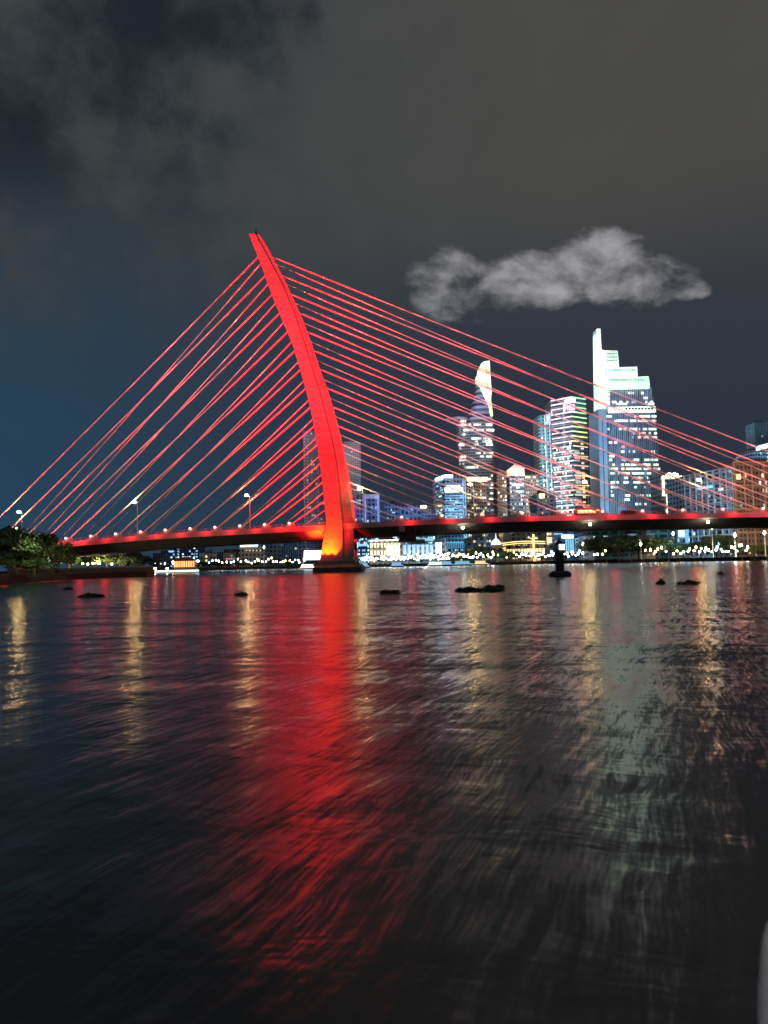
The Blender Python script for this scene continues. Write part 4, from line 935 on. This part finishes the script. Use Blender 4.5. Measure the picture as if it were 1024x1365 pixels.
# ------------------------------------------------------------------ channel marker and floating plants
Ym = 105.0
x = X(747, Ym, 770)
t = thing('channel_marker', 'dark river marker post with a glowing cool lantern standing on a float', 'marker', (x, Ym, 0))
MB().loft([[(x + r * math.cos(a * math.pi / 6) * 1.5, Ym + r * math.sin(a * math.pi / 6), z) for a in range(12)] for r, z in ((.9, -.3), (1.15, .2), (1.05, .55), (.7, .85))]).build('float', M['dark'], t)
MB().tube([(x, Ym, .8), (x, Ym, 3.9)], .68, 10, .55).build('post', M['dark'], t)
MB().box(x - .12, x + .62, Ym - .75, Ym - .5, 3.9, 4.7).build('lantern', glow('marker_lantern', (.75, .95, 1), 3), t)
MB().box(x - .55, x + .55, Ym - .5, Ym + .5, 3.9, 4.75).build('cage', M['dark'], t)
MB().loft([[(x + r * math.cos(a * math.pi / 4), Ym + r * math.sin(a * math.pi / 4), z) for a in range(8)] for r, z in ((.72, 4.76), (.6, 4.95), (.2, 5.3), (.06, 5.8))]).build('cap', M['dark'], t)

def clump(px, py, wpx, hpx, label):
    d = ray(px, py); tt = -CAMZ / d.z; c = CAM + d * tt; wd = wpx * c.y / F; dp = wd * .9; hh = hpx * c.y / F
    rnd = random.Random(int(px)); mb = MB()
    for i in range(int(60 + wpx * 7)):
        a = rnd.random() * 6.283; r = math.sqrt(rnd.random()); lx = r * math.cos(a) * wd / 2; ly = r * math.sin(a) * dp / 2
        top = hh * (1 - r * r * .7) * (.55 + .45 * math.sin(lx * 5 / max(wd, .5) * 2 + px)) + .05
        z = rnd.uniform(.02, max(.06, top)); s = rnd.uniform(.1, .24) * (1 + hh)
        n = Vector((rnd.uniform(-1, 1), rnd.uniform(-1, 1), rnd.uniform(.1, 1))).normalized(); e = n.orthogonal().normalized(); f = n.cross(e)
        p = Vector((c.x + lx, c.y + ly, z)); mb.add([p + e * s, p + f * s * .7, p - e * s, p - f * s * .7], [(0, 1, 2, 3)])
    mb.ball((c.x, c.y, 0), .5, 14, 6, (wd * .9, dp * .9, hh * .35 + .03))
    return tag(mb.build('floating_plants', M['hyacinth']), label, 'water plants', 'clumps of floating river plants')
for a in ((640, 788, 64, 5, 'longest dark raft of floating plants, in midriver left of the channel marker'), (658, 785.5, 24, 6, 'raised tuft of floating plants at the far side of the longest raft'), (520, 791, 26, 3, 'thin dark clump of floating plants right of the red pylon reflection'), (321, 794, 16, 4, 'small dark clump of floating plants beside the middle golden lamp reflection'),
          (122, 796, 30, 4, 'clump of floating plants off the near left bank'), (90, 786, 12, 3, 'tiny clump of floating plants close to the quay wall'), (881, 778.5, 9, 5, 'small peaked clump of floating plants right of the channel marker'), (918, 778.5, 28, 3, 'flat strip of floating plants on pale water at the right'), (961, 765, 8, 3, 'tiny clump of floating plants nearest the right embankment')): clump(*a)

# ------------------------------------------------------------------ near left bank: quay, trees, lights
t = [(X(54, 214, 765), 196), (X(130, 210, 765), 207), (X(206, 219, 765), 217)]
mb = MB(); mb.loft([[(x, y - .5, -.5), (x, y + .7, -.5), (x, y + .7, 2.6), (x, y - .5, 2.6)] for x, y in t]); q = thing('quay_wall', 'low quay wall with a pale coping at the end of the near left bank', 'wall', (t[1][0], t[1][1], 0)); mb.build('wall', M['dark_concrete'], q)
MB().loft([[(x, y - .62, 2.62), (x, y + .8, 2.62), (x, y + .8, 3.0), (x, y - .62, 3.0)] for x, y in t]).build('coping', mat('coping_brick', (.28, .17, .12), .8, .2), q)
def crown_mesh(seed, n, leaf, m, sq=1.0):
    rnd = random.Random(seed); mb = MB(); lobes = [(Vector((rnd.uniform(-.55, .55), rnd.uniform(-.55, .55), rnd.uniform(-.25, .45) * sq)), rnd.uniform(.3, .5)) for _ in range(11)]
    for i in range(n):
        c, r = rnd.choice(lobes); v = Vector((rnd.gauss(0, 1), rnd.gauss(0, 1), rnd.gauss(0, 1))).normalized() * r * rnd.uniform(.55, 1.05); v.z *= .8
        p = c + v; s = leaf * rnd.uniform(.6, 1.5)
        nn = Vector((rnd.uniform(-1, 1), rnd.uniform(-1, 1), rnd.uniform(-.2, 1))).normalized(); e = nn.orthogonal().normalized(); f = nn.cross(e)
        a = rnd.random() * 6.28; e2 = e * math.cos(a) + f * math.sin(a); f2 = nn.cross(e2)
        mb.add([p + e2 * s, p + f2 * s * .55, p - e2 * s, p - f2 * s * .55], [(0, 1, 2, 3)])
    return mb
def trunk_mesh(seed):
    rnd = random.Random(seed); mb = MB(); mb.tube([(0, 0, -.95), (.03, 0, -.6), (0, .03, -.25), (.02, .02, .1)], .06, 7, .03)
    for i in range(5):
        a = i * 1.25 + rnd.random(); mb.tube([(0, .02, -.4 + i * .08), (.2 * math.cos(a), .2 * math.sin(a), -.15 + i * .06), (.45 * math.cos(a), .45 * math.sin(a), .1 + i * .05)], .03, 5, .008)
    return mb
tree_p = []
for k, (s, n, lf, m) in enumerate(((1, 2600, .062, 'leaf_a'), (2, 2600, .062, 'leaf_b'), (3, 3400, .055, 'leaf_a'))):
    tree_p.append((crown_mesh(s, n, lf, M[m]), trunk_mesh(s), m))
cache = {}
def tree(px, Y, pyt, wpx, k, label, gz, group):
    x = X(px, Y, 745); zt_ = Z(px, pyt, Y); h = zt_ - gz; w = wpx * Y / F * 1.3
    t = thing('tree', label, 'tree', (x, Y, gz), group)
    rot = rnd.random() * 6.28; sx = w / 1.7; sz = h / 1.85
    for nm, mb, mm in (('trunk', tree_p[k][1], 'trunk'), ('crown', tree_p[k][0], tree_p[k][2])):
        key = (nm, k)
        if key not in cache:
            me = bpy.data.meshes.new(nm); me.from_pydata(mb.v, [], mb.f); me.materials.append(M[mm]); cache[key] = me
        o = bpy.data.objects.new(nm, cache[key]); col.objects.link(o); o.parent = t
        o.location = (0, 0, sz * .95); o.scale = (sx, sx, sz); o.rotation_euler = (0, 0, rot)
rnd = random.Random(5)
G1 = 'trees on the near left bank'; G2 = 'trees on the right bank'; G3 = 'trees along the far promenade'
for a in ((-8, 150, 697, 46, 0, 'dark tree at the left edge of the near bank'), (22, 160, 694, 50, 2, 'tallest dark tree on the near bank, beside the green light'), (48, 172, 702, 44, 0, 'bushy tree lit pale yellow at the foot of the outer cables'), (70, 185, 716, 36, 1, 'low bushy tree where the bridge deck meets the near bank'), (12, 146, 728, 44, 0, 'low dark tree overhanging the water at the left edge'), (46, 165, 736, 40, 0, 'low dark shrub-like tree at the waterline of the near bank'),
          (92, 262, 729, 36, 1, 'tree under the deck at the left end of the quay wall'), (118, 268, 733, 32, 0, 'tree under the deck above the middle of the quay wall'), (142, 262, 734, 34, 1, 'yellow-lit tree under the deck above the quay wall'), (166, 270, 732, 34, 0, 'dark tree under the deck near the end of the quay wall'), (190, 266, 737, 30, 0, 'last dark tree at the tip of the near bank')): tree(*a, 1.4, G1)
for a in ((797, 425, 713, 46, 2, 'left half of the broad dark crown behind the embankment posts'), (826, 415, 710, 54, 2, 'broadest dark tree, centred below the tall stepped tower'), (852, 418, 717, 34, 2, 'dark tree at the right side of the broadest tree'), (880, 400, 712, 34, 1, 'brown-lit tree in front of the pale colonial house'), (912, 392, 722, 32, 0, 'dark tree below the cyan corner shop'), (934, 385, 720, 34, 2, 'dark tree left of the slim white post'),
          (956, 380, 710, 36, 0, 'tall dark tree in front of the lattice building'), (985, 372, 726, 28, 1, 'yellow-green lit tree below the lattice building'), (1006, 366, 724, 28, 1, 'lit tree below the brown building'), (1026, 362, 726, 30, 1, 'lit tree at the right edge of the promenade')): tree(*a, GZ, G2)
for a in ((508, 484, 739, 16, 0, 'small round tree in front of the cream hotel'), (545, 474, 740, 14, 1, 'small lit tree in front of the blue arcade'), (562, 472, 740, 14, 0, 'small dark tree in front of the blue arcade'), (610, 462, 734, 22, 1, 'lit tree in front of the cyan office podium'), (636, 458, 726, 28, 2, 'dark pointed tree in front of the stone building'), (660, 452, 728, 26, 0, 'dark tree below the domed pavilion'), (676, 448, 732, 24, 1, 'green floodlit tree below the golden pavilion'), (694, 446, 734, 24, 2, 'dark tree below the left golden light strings'), (722, 440, 736, 22, 0, 'dark tree left of the channel marker on the far bank'),
          (280, 520, 748, 26, 0, 'low dark tree right of the restaurant boat'), (305, 520, 746, 30, 2, 'low dark tree below the pinkish block'), (368, 525, 744, 26, 0, 'low dark tree right of the white mast'), (384, 525, 745, 26, 2, 'low dark tree left of the blank billboard'), (336, 522, 748, 24, 0, 'low dark tree below the tan office block')): tree(*a, GZ, G3)
def garden_lamp(px, py, Y, gz, label, m, r=.3):
    p = P(px, py, Y); t = thing('garden_lamp', label, 'lamp', (p.x, Y, gz))
    MB().tube([(p.x, Y, gz), (p.x, Y, p.z)], .06, 5).build('pole', M['dark'], t); MB().ball(p, r, 8, 6).build('globe', M[m], t)
M['lamp_g'] = glow('lamp_green', (.3, 1, .4), 6)
garden_lamp(22, 704, 148, 1.4, 'green signal lamp shining through the top of the near trees', 'lamp_g', .22)
for px, py, lb_ in ((110, 751.5, 'leftmost of the small white lamps above the quay wall'), (117, 752, 'second small white lamp above the quay wall'), (124, 751, 'third small white lamp above the quay wall'), (132, 751.5, 'fourth small white lamp above the quay wall'), (149, 752, 'lone white lamp nearest the end of the quay wall')): garden_lamp(px, py, 250, 1.4, lb_, 'lamp_w', .33)
garden_lamp(18, 748, 146, 1.4, 'small pale lamp low in the dark bank at the left', 'lamp_w', .14)
for loc, c, e in (((X(46, 155, 735), 153, 4.5), (.9, .95, .5), 900), ((X(12, 136, 735), 133, 3), (.9, .8, .55), 350), ((X(70, 172, 735), 170, 4), (1, .85, .45), 500), ((X(140, 262, 745), 256, 4), (1, .85, .4), 1800), ((X(100, 262, 745), 256, 4), (.9, .9, .4), 1200), ((X(170, 262, 745), 256, 4), (1, .8, .5), 800)):
    lamp('SPOT', loc, c, e * 5, aim=(loc[0] - 2, loc[1] + 14, loc[2] + 6), ang=120, blend=.8, size=.4, name='garden_light')
# promenade light washing the trees and the waterfront
for px, dy, z, c, e in ((510, 8, 6, (1, .8, .5), 1500), (560, 8, 6, (.15, .5, 1), 2200), (605, 8, 8, (.15, .6, 1), 6000), (677, 12, 5, (.6, 1, .3), 2500), (712, 12, 6, (1, .75, .4), 4000), (757, 14, 8, (.12, .5, 1), 5000), (885, 12, 5, (1, .7, .4), 6000), (940, 8, 5, (1, .8, .5), 5000), (990, 10, 6, (1, .85, .4), 9000), (1020, 12, 8, (1, .75, .4), 7000), (905, 24, 10, (.4, .8, 1), 6000), (340, 20, 8, (1, .85, .7), 5000), (246, 60, 12, (.4, .6, 1), 6000)):
    y = shoreY(px) + dy - 3; lamp('SPOT', (X(px, y, 745), y, z), c, e * 1.3, aim=(X(px, y, 745), y + 20, z + 5), ang=150, blend=.6, size=.6, name='promenade_light')
# facade washes
def wash(px, Y, z, aim, c, e, ang=80): lamp('SPOT', (X(px, Y, 745), Y, z), c, e, aim=aim, ang=ang, blend=.7, size=.6, falloff='Constant', name='facade_wash')
for px_, Y_, tz, c_, e_ in ((636, 870, 90, (.45, .5, .8), 9), (764, 660, 70, (.5, .6, .8), 5), (730, 680, 70, (.2, .7, .7), 7), (690, 650, 50, (1, .8, .5), 5), (672, 700, 60, (1, .45, .25), 5), (712, 700, 60, (1, .5, .35), 5), (418, 1080, 80, (.35, .45, .8), 2.5), (466, 980, 80, (.4, .5, .6), 2.5), (1020, 650, 90, (.4, .6, .9), 8), (895, 480, 30, (.5, .6, .7), 4), (840, 590, 90, (.5, .75, .9), 10)):  # fill spots added to lift the dark tower faces
    lamp('SPOT', (X(px_, Y_, 745), Y_, 12), c_, e_ * 1.7, aim=(X(px_, Y_ + 60, 700), Y_ + 60, tz), ang=120, blend=.5, size=1, falloff='Constant', name='facade_wash')
wash(605, 500, 26, (X(606, 560), 560, 50), (.18, .6, 1), 14)
wash(500, 520, 26, (X(520, 590), 590, 50), (.25, .36, 1), 16, 110)
wash(540, 440, 12, (X(545, 500), 500, 12), (.1, .45, 1), 8, 120)
wash(760, 425, 10, (X(758, 465), 465, 14), (.15, .5, 1), 8, 110)
wash(950, 395, 22, (X(948, 450), 450, 36), (.4, .7, 1), 19, 110)
wash(1010, 385, 20, (X(1010, 425), 425, 40), (1, .6, .3), 13, 110)
wash(805, 600, 30, (X(806, 640), 640, 70), (.3, .6, .95), 7, 110)
wash(640, 560, 20, (X(640, 600), 600, 60), (1, .8, .6), 3, 90)

# ------------------------------------------------------------------ boat fender at the photographer's side
Yf = 1.55
c = P(1034.5, 1288, Yf)
t = thing('boat_fender', 'pale grey rounded fender at the lower right corner, close to the lens', 'fender', (c.x, c.y, c.z - .2))
prof = [(-.30, .018), (-.24, .018), (-.19, .022), (-.13, .03), (-.09, .032), (-.02, .033), (.05, .031), (.09, .024), (.115, .012), (.125, .004)]
ax = Vector((0, -.25, 1)).normalized(); e = Vector((1, 0, 0)); f = ax.cross(e)
MB().loft([[c + ax * h + (e * math.cos(a * math.pi / 10) + f * math.sin(a * math.pi / 10)) * r for a in range(20)] for h, r in prof]).build('body', mat('fender_vinyl', (.5, .5, .51), .5, .12, 45, bump=.0012), t, True)
MB().tube([c + ax * .12, c + ax * .17 + e * .03, c + ax * .3 + e * .10], .006, 6).build('rope', M['steel'], t)
lamp('POINT', (.35, -.8, 3.6), (1, .95, .95), 130, size=.1, name='fender_fill')  # unseen fill lamp added to brighten the fender
